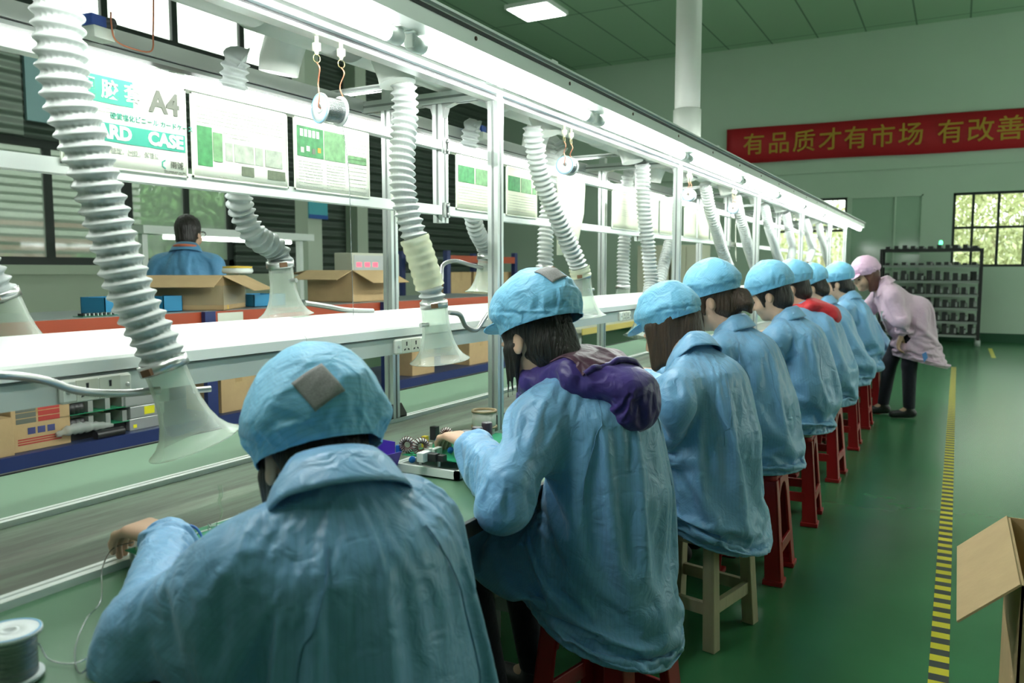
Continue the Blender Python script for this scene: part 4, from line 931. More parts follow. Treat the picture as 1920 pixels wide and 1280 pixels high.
        if drape:
            crown = Field(); crown.ops = K.ops[:3]; Ki = Field(); Ki.ops = K.ops[:2]; upn = unit(-hu + hf * .12); c0 = cp(0, 0, .012 - clow)
            cpo = draped('cap', crown, Ki, H - .19, H + .24, drape * .55, capm, body, .013, lambda c, n: np.zeros(len(c), bool), lambda v: 1.3 - ((v - c0) @ -upn) / .03,
                         lambda p, n: .6 * cdisp(p, n), cw, .002, trim=(c0 - upn * .007, upn), frames=20, grow=.13, bend=1.5, grav=.05, press=7)
            vis = Field(); vis.ops = K.ops[3:]; vs_ = skin('visor', vis, H - .19, H + .24, .0035, capm, cpo, None, cw)
        else: cpo = skin('cap', K, H - .19, H + .24, max(vox * .75, .004), capm, body, cdisp, cw)
        if patch:
            from mathutils.bvhtree import BVHTree
            bvh = BVHTree.FromPolygons([v.co for v in cpo.data.vertices], [tuple(p.vertices) for p in cpo.data.polygons]); vs = []; nu, nvv = 14, 11; pd, pu, pv, prl = patch; pd = unit(Rc @ V3(*pd)); pl_ = unit(np.cross(hu, pd)) if abs(hu @ pd) < .97 else hl; pw = np.cross(pd, pl_)
            e1 = pl_ * math.cos(prl) + pw * math.sin(prl); e2 = pw * math.cos(prl) - pl_ * math.sin(prl); cc = cp(-.014, 0, .05)
            for i in range(nu):
                for j in range(nvv):
                    b = cc + pd * .25 + e1 * pu * (i / (nu - 1) - .5) + e2 * pv * (j / (nvv - 1) - .5); hit = bvh.ray_cast(Vector(b), Vector(-pd))[0]
                    vs.append(np.array(hit if hit is not None else b - pd * .15) + pd * .0035)
            m = MB(); m.add([tuple(v) for v in vs], [(i * nvv + j, (i + 1) * nvv + j, (i + 1) * nvv + j + 1, i * nvv + j + 1) for i in range(nu - 1) for j in range(nvv - 1)], 0, True)
            pm = m.build('vent_patch', M_MESH, body, solid=.002); pm['label'] = 'grey mesh vent on the crown of the cap'
    # ---- hood lying on the back
    if hood:
        mo, mi, sc = hood; hc = C7 + V3(-.075, 0, .004); Rq = np.array(Euler((0, -.50, 0)).to_matrix())
        Ho = Field().u(el(hc, V3(.135, .138, .060) * sc, Rq), .02).u(el(hc + V3(-.095, 0, -.030) * sc, V3(.072, .100, .062) * sc, Rq), .04)
        for s_ in (1, -1): Ho.u(rc(hc + V3(.055, .115 * s_, .022) * sc, C7 + V3(.10, .085 * s_, -.02), .042 * sc, .032), .04).u(rc(C7 + V3(.10, .085 * s_, -.02), C7 + V3(.165, .045 * s_, -.075), .030, .022), .03)
        hlo, hhi = hc - .28 * sc - .05, hc + .28 * sc + .08
        if drape: ho = draped('hood', Ho, Ho, hlo, hhi, drape * .8, mo, body, .018, lambda c, n: np.zeros(len(c), bool), lambda v: 1.2 - np.linalg.norm(v - C7 - V3(.10, 0, -.03), axis=1) / .12, wrinkles(seed + 40, .7), None, 0, frames=18, grow=.10, bend=2.5, grav=.5)
        else: ho = skin('hood', Ho, hlo, hhi, vox, mo, body, wrinkles(seed + 40, 1.1))
        if mi:
            me = ho.data; vs = []; fs = []; ix = {}; pn_ = unit(V3(-1, .25, -.25))
            for f in me.polygons:
                c = np.array(f.center) - hc
                if (c - V3(-.045, 0, .02)) @ pn_ < 0 and f.normal.z > .05 and abs(c[1]) < .112 and c[0] < .10:
                    q = []
                    for v in f.vertices:
                        if v not in ix: ix[v] = len(vs); vs.append(tuple(me.vertices[v].co + me.vertices[v].normal * .004))
                        q.append(ix[v])
                    fs.append(tuple(q))
            m = MB(); m.add(vs, fs, 0, True); li = m.build('hood_lining', mi, body, solid=.003); q = li.modifiers.new('smooth', 'SUBSURF'); q.levels = 0; q.render_levels = 1
            rim = []
            for k in range(25):
                yy = (k / 24 - .5) * .24; hit = [np.array(v.co) for v in me.vertices if abs(v.co.y - hc[1] - yy) < .012 and v.normal.z > 0 and abs((np.array(v.co) - hc - V3(-.045, 0, .02)) @ pn_) < .010]
                if hit: rim.append(np.mean(hit, 0) + V3(-.002, 0, .008))
            if len(rim) > 4: rim = [np.mean(rim[max(0, k - 2):k + 3], 0) for k in range(len(rim))]; MB().tube(spline(rim, 3), .008, 8).build('hood_rim', mo, body)
    return body

at = at_x
w1 = worker('nearest worker in blue smock, back turned, grey vent patch on the cap', -.80, .94, yaw=-.35, seat=.46, pitch=.55, hyaw=-.15,
            world=dict(head=at(588, 848, -.94), c7=(-.80, .905, .990), sl=(-.86, .755, .91), sr=(-.77, 1.04, .92), le=at(268, 1180, -1.02), lw=at(322, 1008, -1.26), re=(-.93, 1.28, .82), rw=(-1.10, 1.25, .84)),
            ldir=(.95, .35, .05), hair='tail', drape=0.011, vox=.0045, hem=.36, hump=.03, seed=1, patch=((-.72, .22, .66), .056, .060, .45), ctilt=-.62, seam=.035, clow=.032, wamp=1.25, wide=.95)
w2 = worker('worker in blue smock with purple hooded jacket over the collar', -.835, 1.97, yaw=-.22, seat=.46, pitch=.45, hyaw=-.12,
            world=dict(head=at(1003, 630, -.98), c7=(-.85, 1.91, 1.065), sl=(-.89, 1.74, .965), sr=(-.81, 2.08, .97), le=at(952, 900, -.90), lw=at(884, 834, -1.17), re=(-.98, 2.3, .80), rw=(-1.0, 2.27, .84)),
            ldir=(.95, -.20, .12), rdir=(.5, .8, 0), hair='tail', drape=0.011, vox=.0045, hem=.33, hump=.05, seed=2, patch=((-.45, .10, .88), .062, .062, .3), ctilt=-.45, wamp=1.2, hood=(M_PURPLE, M_MAROON, .90), wide=.90, collar=False)
w3 = worker('worker with brown bob hair under a blue cap seated on a wooden stool', -.80, 2.90, yaw=-.08, seat=.46, pitch=.5, ctilt=-.3, wamp=1.2,
            world=dict(head=at(1252, 616, -.98), c7=(-.83, 2.88, 1.03), sl=at(1268, 728, -.82), le=at(1240, 800, -.92), lw=at(1208, 722, -1.1), rw=(-1.15, 3.05, .86)),
            hair='bob', hairm=M_HAIRB, drape=0.012, vox=.0055, hem=.33, hump=.05, seed=3)
w4 = worker('worker with dark hair in a low bun under a blue cap, behind the bob-haired worker', -.77, 3.57, seat=.47, head=(.19, 0, 1.20), pitch=.40, ctilt=-.1, wamp=1.15, hair='bun', hairm=M_HAIRB, drape=0.013, vox=.006, hump=.05, seed=4, face=True)
w5 = worker('short-haired worker in blue smock and cap behind the one with the bun', -.76, 4.46, seat=.48, head=(.13, 0, 1.20), pitch=.45, hair='short', drape=0.015, vox=.007, hump=.06, seed=5, face=True)
w6 = worker('worker with red hood showing over the smock collar', -.76, 5.47, seat=.47, head=(.19, 0, 1.22), pitch=.40, hair='short', drape=0.018, vox=.009, hump=.05, seed=6, hood=(M_REDCLOTH, None, .8), collar=False)
w7 = worker('worker in blue smock with bowed cap beyond the red hood', -.76, 6.5, seat=.47, head=(.22, 0, 1.20), pitch=.55, hair='short', drape=0.020, vox=.010, seed=7)
w8 = worker('worker in blue smock with lifted cap nearest to the woman in pink', -.76, 7.4, seat=.47, head=(.15, 0, 1.22), pitch=.30, hair='short', drape=0.020, vox=.010, seed=8)
w9 = worker('last seated worker, mostly hidden behind the smock of the one before', -.78, 8.45, seat=.47, head=(.22, 0, 1.18), pitch=.45, hair='short', drape=0.022, vox=.012, seed=9)
# woman in pink bending over the line, and the man beyond the bench
pk = worker('standing woman in pink coat and pink cap bending towards the seated workers', -.40, 8.06, yaw=.32, hyaw=.35, bobs=(-.07, -.04, -.015), ctilt=-.1, head=(.36, 0, 1.28), pitch=.30, c7=(.19, 0, 1.205), sl=(.17, .17, 1.13), sr=(.18, -.17, 1.12),
            le=(.10, .24, .93), lw=(.08, .20, .77), re=(.30, -.26, .95), rw=(.38, -.16, .84), ldir=(.25, -.1, -1), hair='bob', hairm=mat('auburn_hair', (.10, .035, .02), .42, 0, .35, 60, bump=.9, bscale=120, stretch=(1, 1, .12)), coatm=M_PINK, capm=M_PINKCAP, drape=0.015, vox=.009, face=True, seed=12, hump=-.01, group=None, cloth=dict(grow=.09),
            stand=dict(hip=(-.05, 0, .88), knees=[(-.02, .10, .48), (.09, -.10, .49)], ankles=[(-.03, .10, .085), (.14, -.09, .085)], hem=(-.13, 0, .50), hem_n=(.25, 0, -1)))
mx_, my_ = at_y(350, 430, 3.85).x, 3.85
mn = worker('man with short black hair and glasses in a blue jacket, seen from behind', mx_, my_, yaw=-.95, head=(.06, 0, 1.60), pitch=.08, hyaw=-.25, c7=(-.03, 0, 1.46), sl=(-.02, .165, 1.38), sr=(-.02, -.165, 1.38),
            le=(.0, .26, 1.10), lw=(.20, .16, 1.06), re=(.0, -.24, 1.12), rw=(.20, -.16, 1.06), hair='man', cap=False, coatm=fabric('blue_jacket_cloth', (.10, .30, .52), .0, rough=.6), drape=0.018, vox=.010, seed=13, hump=.02, group=None, wide=.95,
            stand=dict(hip=(.0, 0, .92), knees=[(.03, .10, .50), (.03, -.10, .50)], ankles=[(-.02, .11, .085), (-.02, -.11, .085)], hem=(-.0, 0, .72)))

for o_, f_, c_ in ((mn, -.03, M_CORAL),):
    MB().tube([(-.028 + .072 * math.cos(a) , .078 * math.sin(a), 1.492 - .012 * math.cos(a)) for a in [2 * PI * k / 28 for k in range(29)]], .012, 8, caps=False).build('collar_edge', c_, o_)
g_ = MB(); 
for s_ in (1, -1): g_.tube([(.155, .035 * s_ + .022 * math.cos(a), 1.592 + .018 * math.sin(a)) for a in [2 * PI * k / 14 for k in range(15)]], .0025, 6, caps=False); g_.tube([(.152, .058 * s_, 1.597), (.06, .078 * s_, 1.602)], .0025, 6)
gl = g_.build('glasses', M_DARK, mn); gl.rotation_euler = (0, 0, -.25); gl.location = (-.0, .0, 0)
MB().box((-.001, -.028, -.045), (.003, .028, .045)).build('name_badge', mat('white_badge', (.85, .87, .84), .4), pk, loc=pk.matrix_basis.inverted() @ at_y(1658, 592, 7.86), rot=(0, .35, 1.2))
MB().prism([(0, -.045), (.028, 0), (.012, .05), (-.02, .03)], Matrix(((1, 0, 0, 0), (0, 0, -1, 0), (0, 1, 0, 0), (0, 0, 0, 1))), .003).build('blue_cloth_tab', mat('blue_tab', (.12, .30, .68), .6), pk, loc=pk.matrix_basis.inverted() @ at_y(1733, 670, 7.82), rot=(0, 0, PI))

# ------------------------------------------------------------------ seats
def red_stool(x, y, h=.46, rz=0.0):
    o = empty('plastic_stool', (x, y, 0), (0, 0, rz)); t, bt = .125, .165
    def cr(z): return bt + (t - bt) * z / h
    b = MB(); b.prism([(-t + .02, -t), (t - .02, -t), (t, -t + .02), (t, t - .02), (t - .02, t), (-t + .02, t), (-t, t - .02), (-t, -t + .02)], Matrix.Translation((0, 0, h - .022)), .022); b.build('seat', M_RED, o, .006)
    for sx in (-1, 1):
        for sy in (-1, 1):
            b = MB(); w0, w1_, th = .070, .055, .012; zt, zb = h - .02, .0
            for ax in (0, 1):
                q = []
                for z, w in ((zb, w0), (zt, w1_)):
                    c = cr(z)
                    for d, e in ((0, 0), (w, 0), (w, th), (0, th)):
                        u, v = c - d, c - e; q.append((sx * (u if ax == 0 else v), sy * (v if ax == 0 else u), z))
                b.add(q, [(0, 1, 2, 3), (4, 7, 6, 5), (0, 4, 5, 1), (1, 5, 6, 2), (2, 6, 7, 3), (3, 7, 4, 0)])
            c = cr(0) + .006; b.box((min(sx * c, sx * (c - .085)), min(sy * c, sy * (c - .085)), 0), (max(sx * c, sx * (c - .085)), max(sy * c, sy * (c - .085)), .022))
            b.build('leg', M_RED, o, .004)
    for a in range(4):
        R = Matrix.Rotation(a * PI / 2, 4, 'Z'); b = MB(); n = 10; arch = []
        wt = cr(h) - .05
        top_ = [(-wt, h - .015), (wt, h - .015)]; arc = [(wt * math.cos(PI * k / n), h - .13 + .085 * math.sin(PI * k / n)) for k in range(n + 1)]
        M = R @ Matrix(((1, 0, 0, 0), (0, 0, -1, -(cr(h - .06) - .003)), (0, 1, 0, 0), (0, 0, 0, 1)))
        for k in range(n):                           # apron with an arched lower edge
            (x0, z0), (x1, z1) = arc[k], arc[k + 1]; b.prism([(x0, z0), (x0, h - .015), (x1, h - .015), (x1, z1)], M @ Matrix.Translation((0, 0, -.005)), .010)
        b.build('apron', M_RED, o)
        c = cr(.15); MB().box((-c + .05, -c - .001, .125), (c - .05, -c + .011, .175), M=R).build('stretcher', M_RED, o, .003)
    return o
SEATS = [(-.77, 1.00, .44, -.3, 'red plastic stool under the nearest worker'), (-.80, 1.98, .445, -.2, 'red plastic stool under the worker in the purple jacket'), (-.76, 3.57, .46, 0, 'red plastic stool just behind the wooden stool, under the worker with the bun'),
         (-.76, 4.46, .46, .05, 'red stool with a pale pad, second red stool past the wooden one'), (-.76, 5.47, .46, -.04, 'red stool with a worn whitish top, third past the wooden one'), (-.76, 6.5, .46, .03, 'red stool with a flat white pad, fourth past the wooden one'),
         (-.76, 7.4, .46, 0, 'red stool under the worker with the lifted cap'), (-.76, 8.40, .46, .04, 'last red stool beside the feet of the woman in pink')]
for x, y, h, rz, l in SEATS: tag(red_stool(x, y, h, rz), l, 'stool', 'red plastic stools along the line')
tag(MB().box((-.88, 4.34, .461), (-.632, 4.58, .487)).build('seat_pad', mat('dirty_white_foam', (.62, .64, .60), .8, 0, .12, 12), bevel=.01), 'dirty white foam pad on the second red stool past the wooden one', 'cushion')
tag(MB().box((-.89, 6.36, .461), (-.62, 6.64, .492)).build('seat_pad', MATS['dirty_white_foam'], bevel=.008), 'flat white foam pad on the fourth red stool past the wooden one', 'cushion')
ws = empty('wooden_stool', (-.82, 2.89, 0), (0, 0, -.22)); hw = .155
def wleg(sx, sy):
    b = MB(); b.add([(sx * hw + dx * .023, sy * hw + dy * .023, 0) for dx, dy in ((-1, -1), (1, -1), (1, 1), (-1, 1))] + [(sx * hw * .86 + dx * .021, sy * hw * .86 + dy * .021, .42) for dx, dy in ((-1, -1), (1, -1), (1, 1), (-1, 1))], [(0, 3, 2, 1), (4, 5, 6, 7), (0, 1, 5, 4), (1, 2, 6, 5), (2, 3, 7, 6), (3, 0, 4, 7)]); return b
for sx in (-1, 1):
    for sy in (-1, 1): wleg(sx, sy).build('leg', M_WOOD, ws, .003)
for s in (-1, 1):
    MB().box((-.125, s * .147 - .011, .12), (.125, s * .147 + .011, .165)).build('rail', M_WOOD, ws, .002); MB().box((s * .147 - .011, -.125, .12), (s * .147 + .011, .125, .165)).build('rail', M_WOOD, ws, .002)
    MB().box((-.12, s * .135 - .010, .36), (.12, s * .135 + .010, .42)).build('apron', M_WOOD, ws, .002); MB().box((s * .135 - .010, -.12, .36), (s * .135 + .010, .12, .42)).build('apron', M_WOOD, ws, .002)
MB().box((-.155, -.155, .421), (.155, .155, .443)).build('seat', M_WOOD, ws, .005)
tag(ws, 'worn wooden stool with square legs and low rails under the bob-haired worker', 'stool')
# ------------------------------------------------------------------ work sheets on the frame
XS = -1.6135
M_HOLD = mat('clear_sheet_sleeve', (.80, .84, .72), .30, 0, .02, 3); M_SHEET2 = mat('cream_sheet', (.74, .76, .58), .5, 0, .04, 3)
M_PHOTOG = mat('printed_green', (.055, .24, .085), .6, 0, .7, 60); M_PHOTOP = mat('printed_pale_green', (.16, .32, .15), .6, 0, .6, 60); M_PHOTOK = mat('printed_dark', (.13, .16, .10), .6, 0, .6, 60)
SRND = random.Random(11)
def sheet(name, p0, p1, z0, z1, label, m=None, tilt=0.0, grp='work sheets hanging on the frame'):
    y0 = at_x(p0, 250, XS).y; y1 = at_x(p1, 250, XS).y; o = empty(name, (XS, (y0 + y1) / 2, (z0 + z1) / 2), (tilt, 0, 0)); w, h = (y1 - y0) / 2, (z1 - z0) / 2
    b = MB(); nx, nz = 12, 6; vs = [(.0015 + .0016 * math.sin(i * .9 + j * .5) ** 2, -w + 2 * w * i / nx, -h + 2 * h * j / nz) for j in range(nz + 1) for i in range(nx + 1)]
    b.add(vs, [(j * (nx + 1) + i, j * (nx + 1) + i + 1, (j + 1) * (nx + 1) + i + 1, (j + 1) * (nx + 1) + i) for j in range(nz) for i in range(nx)], 0, True); b.build('paper', m or M_PAPER, o, solid=.0008)
    b = MB()
    for a0, a1, c0, c1 in ((-w, w, -h, -h + .004), (-w, w, h - .004, h), (-w, -w + .004, -h, h), (w - .004, w, -h, h)): b.box((.0005, a0, c0), (.0042, a1, c1))
    b.build('sleeve_edge', M_HOLD, o); return tag(o, label, 'sheet', grp), w, h
def patch(o, y0, y1, z0, z1, m, name='printed_picture', x=.0046): MB().box((x - .0006, y0, z0), (x, y1, z1)).build(name, m, o)
def lines(o, y0, y1, z0, z1, n, m=None):
    b = MB()
    for k in range(n):
        z = z1 - (z1 - z0) * (k + .5) / n; y = y0
        while y < y1 - .004:
            l = SRND.uniform(.006, .022); b.box((.0040, y, z - .0007), (.0046, min(y + l, y1), z + .0007)); y += l + SRND.uniform(.002, .006)
    b.build('printed_text', m or M_INK, o)
M_WHITEINK = mat('white_print', (.85, .88, .80), .6); M_CHAR = mat('charcoal_print', (.14, .15, .12), .6)
Z0, Z1 = 1.553, 1.752
o, w, h = sheet('card_case_sleeve', 110, 348, Z0 - .004, Z1 + .003, 'white A4 card case sleeve with teal bars, hanging behind the large grey hose')
patch(o, -w * .62, w * .10, h * .34, h * .88, M_TEAL, 'teal_bar'); patch(o, -w * .72, w * .96, -h * .44, -h * .06, M_TEAL, 'teal_bar')
text('硬 胶 套', .042, (.005, -w * .26, h * .60), ROT_X, M_WHITEINK, o, 'title_lettering', .0006)
text('A4', .066, (.005, w * .62, h * .56), ROT_X, M_CHAR, o, 'size_lettering', .0022)
text('CARD', .040, (.005, -w * .30, -h * .25), ROT_X, M_WHITEINK, o, 'name_lettering', .0018); text('CASE', .040, (.005, w * .62, -h * .25), ROT_X, M_WHITEINK, o, 'name_lettering', .0018)
text('硬質塩化ビニール カードケース', .0150, (.005, w * .42, h * .10), ROT_X, M_TEAL, o, 'caption_lettering')
text('書類の整理、回覧、保管に', .0135, (.005, -w * .02, -h * .62), ROT_X, M_INK, o, 'caption_lettering'); lines(o, -w * .60, -w * .05, h * .12, h * .28, 2)
b = MB(); 
for k in range(3): a0, a1 = PI / 2 + k * PI / 3, PI / 2 + (k + 1) * PI / 3; b.prism([(.011 * math.cos(a0), .011 * math.sin(a0)), (.011 * math.cos(a1), .011 * math.sin(a1)), (.008 * math.cos(a1), .008 * math.sin(a1)), (.008 * math.cos(a0), .008 * math.sin(a0))], Matrix(((0, 0, 1, .0042), (1, 0, 0, w * .60), (0, 1, 0, -h * .76), (0, 0, 0, 1))), .0008)
b.build('logo_mark', M_TEAL, o); text('雨诚', .018, (.005, w * .80, -h * .76), ROT_X, M_CHAR, o, 'logo_lettering'); lines(o, w * .58, w * .95, -h * .97, -h * .88, 2, M_CHAR)
o, w, h = sheet('work_sheet', 357, 537, Z0, Z1, 'work sheet with a green strip and grey photographs, right of the card case sleeve')
patch(o, -w * .90, -w * .62, -h * .70, h * .25, M_PHOTOG); patch(o, -w * .60, -w * .42, -h * .55, h * .15, M_PHOTOP)
for a0, a1 in ((-.36, -.22), (-.18, .22), (.26, .42), (.48, .86)): patch(o, w * a0, w * a1, -h * .50, -h * .05, M_PHOTOK if SRND.random() < .5 else mat('printed_grey', (.40, .45, .36), .6, 0, .6, 50))
for a0, a1 in ((-.04, .22), (.52, .92)): patch(o, w * a0, w * a1, -h * .82, -h * .58, M_PHOTOK)
lines(o, -w * .9, w * .9, h * .3, h * .75, 5); lines(o, -w * .4, w * .2, h * .05, h * .22, 2); lines(o, -w * .1, w * .3, h * .82, h * .92, 1); lines(o, -w * .5, -w * .1, -h * .96, -h * .88, 1)
o, w, h = sheet('work_sheet', 549, 690, Z0, Z1, 'work sheet with two green board pictures above text, left of the far post')
patch(o, -w * .93, -w * .28, -h * .05, h * .78, M_PHOTOG); patch(o, -w * .25, w * .30, -h * .05, h * .78, M_PHOTOP); patch(o, w * .38, w * .90, -h * .02, h * .20, M_PHOTOP)
for k in range(5): patch(o, w * (-.86 + k * .10), w * (-.79 + k * .10), h * .50, h * .70, M_WHITEINK, 'printed_detail', .0052)
for k in range(4): patch(o, w * (-.85 + k * .14), w * (-.77 + k * .14), h * (.05 + .06 * (k % 2)), h * (.2 + .05 * (k % 2)), (M_INK, M_WHITEINK, M_CHAR, M_GOLD)[k], 'printed_detail', .0052)
lines(o, -w * .9, -w * .3, -h * .9, -h * .15, 9); lines(o, -w * .2, w * .3, -h * .9, -h * .15, 9); lines(o, w * .4, w * .9, -h * .9, h * .75, 14)
for a0, a1, lb in ((853, 930, 'work sheet with two green board pictures, left of the front near post'), (948, 1006, 'work sheet with green board pictures just right of the front near post')):
    o, w, h = sheet('work_sheet', a0, a1, Z0, Z1, lb, M_SHEET2); patch(o, -w * .9, -w * .15, h * .02, h * .62, M_PHOTOG); patch(o, -w * .08, w * .6, h * .02, h * .62, M_PHOTOP); patch(o, w * .66, w * .92, h * .02, h * .30, M_PHOTOP); lines(o, -w * .9, w * .9, -h * .85, -h * .1, 7)
lab = ['broad cream sheet behind the straight pale hose', 'cream sheet right of the straight pale hose', 'narrow cream sheet left of the second near post', 'cream sheet just right of the second near post', 'cream sheet left of the hose by the worker with the bun', 'last readable cream sheet before the hanging white paper']
for (a0, a1), lb in zip(((1148, 1198), (1206, 1236), (1239, 1262), (1285, 1308), (1311, 1332), (1335, 1352)), lab):
    o, w, h = sheet('work_sheet', a0, a1, Z0, Z1, lb, M_SHEET2); lines(o, -w * .6, w * .6, h * .3, h * .6, 2); lines(o, -w * .3, w * .2, -h * .3, h * .1, 4)
fy0, fy1 = at_x(1040, 370, XS).y, at_x(1086, 370, XS).y
fs = empty('curled_sheet', (XS, fy0, 1.60)); b = MB(); n = 14; vs = []
for i in range(n + 1):
    t = i / n
    for z in (-.20, -.10, 0, .12, .155): vs.append((.012 + .05 * math.sin(t * 2.6) * (1 - abs(z) * 2), (fy1 - fy0) * t * (.55 + .45 * min(1, (z + .26) * 3)), z))
b.add(vs, [(i * 5 + j, i * 5 + 5 + j, i * 5 + 6 + j, i * 5 + 1 + j) for i in range(n) for j in range(4)], 0, True); b.build('sheet', M_SHEET2, fs, solid=.001); MB().box((.02, .05, -.02), (.0208, .2, -.016)).build('fold_line', M_CARD, fs)
tag(fs, 'curled cream sheet bulging out behind the slanting hose', 'sheet')
hs_ = empty('loose_sheet', at_x(1378, 432, -1.60), (0, .05, .25)); b = MB(); b.add([(.0, -.10, .1), (.0, .16, .1), (.02, .30, -.18), (.03, .02, -.25)], [(0, 1, 2, 3)]); b.build('paper', M_PAPER, hs_, solid=.001); tag(hs_, 'white paper hanging below the sheet beam behind the worker with the bun', 'sheet')
# ------------------------------------------------------------------ solder spools
M_SOLDER = mat('solder_wire', (.34, .36, .36), .25, 1.0, .15, 3, bump=.5, bscale=8, stretch=(1, 1, 60)); M_FLANGE = mat('white_spool_plastic', (.82, .86, .86), .4); M_BLUEPR = mat('pale_blue_print', (.25, .55, .80), .5); M_COPPER = mat('copper_wire', (.55, .20, .12), .35, .7); M_NYLON = mat('ivory_nylon', (.74, .74, .58), .45)
def spool_parts(o, R, wd, rf, axis):                 # R: 4x4 that turns local z into the spool axis
    for z in (-wd / 2, wd / 2):
        MB().lathe([(.010, z - .002), (rf, z - .002), (rf, z + .002), (.010, z + .002)], 36, R, closed=True).build('flange', M_FLANGE, o)
    for z in (-wd / 2 - .0022, wd / 2 + .0022): MB().lathe([(rf * .90, z), (rf * .97, z), (rf * .97, z + (.0006 if z > 0 else -.0006)), (rf * .90, z + (.0006 if z > 0 else -.0006))], 36, R, closed=True).build('printed_ring', M_BLUEPR, o)
    pr = []; n = 28
    for k in range(n + 1): pr.append((rf * .80 + .0009 * (k % 2), -wd / 2 + .002 + (wd - .004) * k / n))
    MB().lathe([(.012, -wd / 2 + .002)] + pr + [(.012, wd / 2 - .002)], 32, R).build('wound_solder', M_SOLDER, o)
    MB().lathe([(.0085, -wd / 2 - .003), (.0125, -wd / 2 - .003), (.0125, wd / 2 + .003), (.0085, wd / 2 + .003)], 20, R, closed=True).build('core', M_FLANGE, o)
def hung_spool(px, py, label, n=0, full=True):
    c = at_x(px, py, -1.40); o = empty('hanging_solder_spool', c, (0, 0, (-.25, .05, .1, 0)[n])); R = Matrix.Rotation(-PI / 2, 4, 'X'); wd = .058; spool_parts(o, R, wd, .0375, 1)
    zt = 1.905 - c.z
    for s in (-1, 1):
        y = s * .036; kx = .006
        MB().lathe([(0, zt), (.005, zt), (.005, zt - .016), (.0105, zt - .017), (.0105, zt - .034), (.006, zt - .036), (.004, zt - .044), (0, zt - .044)], 14, Matrix.Translation((0, y, 0))).build('hanger_plug', M_NYLON, o)
        MB().tube([(0, y + .010 * math.sin(a * PI / 6), zt - .053 + .010 * math.cos(a * PI / 6)) for a in range(13)], .0009, 6, caps=False).build('ring', mat('brass', (.55, .45, .22), .35, .8), o)
        MB().tube(spline([(0, y, zt - .062), (kx, y + .004, zt - .078), (-.002, y - .004 * s, (zt - .07) * .6), (.003, y + .003, .03), (.0, y - .002 * s, .004), (.0, y - s * .014, .0)], 6), .0015, 8).build('copper_hanger', M_COPPER, o)
    if n == 0: MB().tube(spline([(0, .036, -.034), (.004, .05, -.15), (.002, .055, -.35), (.0, .06, -.52)], 8), .0007, 5).build('loose_strand', M_SOLDER, o)
    return tag(o, label, 'spool', 'solder spools hanging from the lamp rail')
hung_spool(619, 206, 'solder spool hung on two copper wires, nearest and largest of the hanging spools', 0)
hung_spool(1064, 311, 'solder spool hung on copper wires right of the slanting tape-wrapped hose', 1)
hung_spool(1292, 366, 'small hanging spool just right of the second near post', 2)
hung_spool(1376, 391, 'farthest hanging spool, in front of a pale hose', 3)
sp = empty('solder_spool', at_z(22, 1272, ZB + .0005)); spool_parts(sp, Matrix.Translation((0, 0, .036)), .064, .041, 2)
tag(sp, 'solder spool standing on the green worktop in the lower left corner', 'spool')
s0 = sp.location
def zpts(l): return [at_z(a, b_, z) for a, b_, z in l]
wp = zpts([(70, 1205, .79), (92, 1236, .765), (140, 1243, .763), (188, 1222, .765)]); wp2 = zpts([(188, 1222, .765), (150, 1262, .764), (141, 1215, .766), (162, 1160, .78), (189, 1125, .80), (192, 1065, .80), (212, 1028, .80), (250, 1016, .80)])
MB().tube([p - s0 for p in spline([s0 + Vector((.033, 0, .04))] + wp + wp2[1:], 10)], .0012, 8).build('solder_strand', M_SOLDER, sp)
# ------------------------------------------------------------------ boards and tools on the line
M_BLACKC = mat('black_component', (.025, .024, .026), .35); M_WHITEC = mat('white_component', (.78, .80, .76), .4); M_BLUEC = mat('blue_component', (.02, .16, .50), .35); M_YEL = mat('yellow_component', (.75, .58, .05), .45); M_CAPTOP = mat('capacitor_top', (.34, .33, .35), .35, .3); M_HEAT = mat('heat_sink', (.60, .62, .60), .35, .7)
def capacitor(o, x, y, r, h, m=None):
    c = MB().lathe([(0, 0), (r, 0), (r, .004), (r * .95, .007), (r, .010), (r, h - .002), (r * .93, h), (0, h)], 24, Matrix.Translation((x, y, 0))).build('capacitor', m or mat('dark_capacitor_sleeve', (.045, .032, .045), .3), o); MB().lathe([(0, h + .0002), (r * .86, h + .0002), (r * .86, h + .0008), (0, h + .0008)], 20, Matrix.Translation((x, y, 0))).build('capacitor_top', M_CAPTOP, c); return c
def toroid(o, x, y, z, R0, r0, rz, m2=None):
    M = Matrix.Translation((x, y, z)) @ Matrix.Rotation(rz, 4, 'Z') @ Matrix.Rotation(PI / 2, 4, 'X'); n = 30
    c = MB().lathe([(R0 + r0 * math.cos(a * PI / 6) * .7, r0 * math.sin(a * PI / 6)) for a in range(12)], 30, M, closed=True).build('toroid_coil', M_WHITEC, o)
    for k in range(18):
        a = 2 * PI * k / 18 + .1; q = []
        for j in range(13):
            t = 2 * PI * j / 12; rr_ = R0 + (r0 + .0014) * math.cos(t) * .75; q.append(M @ Vector((rr_ * math.cos(a), rr_ * math.sin(a), (r0 + .0014) * math.sin(t))))
        MB().tube(q, .0013, 6, caps=False).build('winding', mat('enamel_wire', (.12, .03, .025), .3), c)
    return c
def board(loc, rz, w, d, th=.0018):
    o = empty('circuit_board', loc, (0, 0, rz)); MB().box((-w / 2, -d / 2, -th), (w / 2, d / 2, 0)).build('board', M_GREENPCB, o); return o
c1 = at_z(395, 1002, .79); p1 = board(c1, -.10, .115, .30); rb = random.Random(3)
for k in range(26):
    x, y = rb.uniform(-.05, .05), rb.uniform(-.14, .14); MB().tube([(x, y, 0), (x + rb.uniform(-.004, .004), y + rb.uniform(-.004, .004), rb.uniform(.004, .012))], .0012, 5).build('component_lead', M_HEAT, p1)
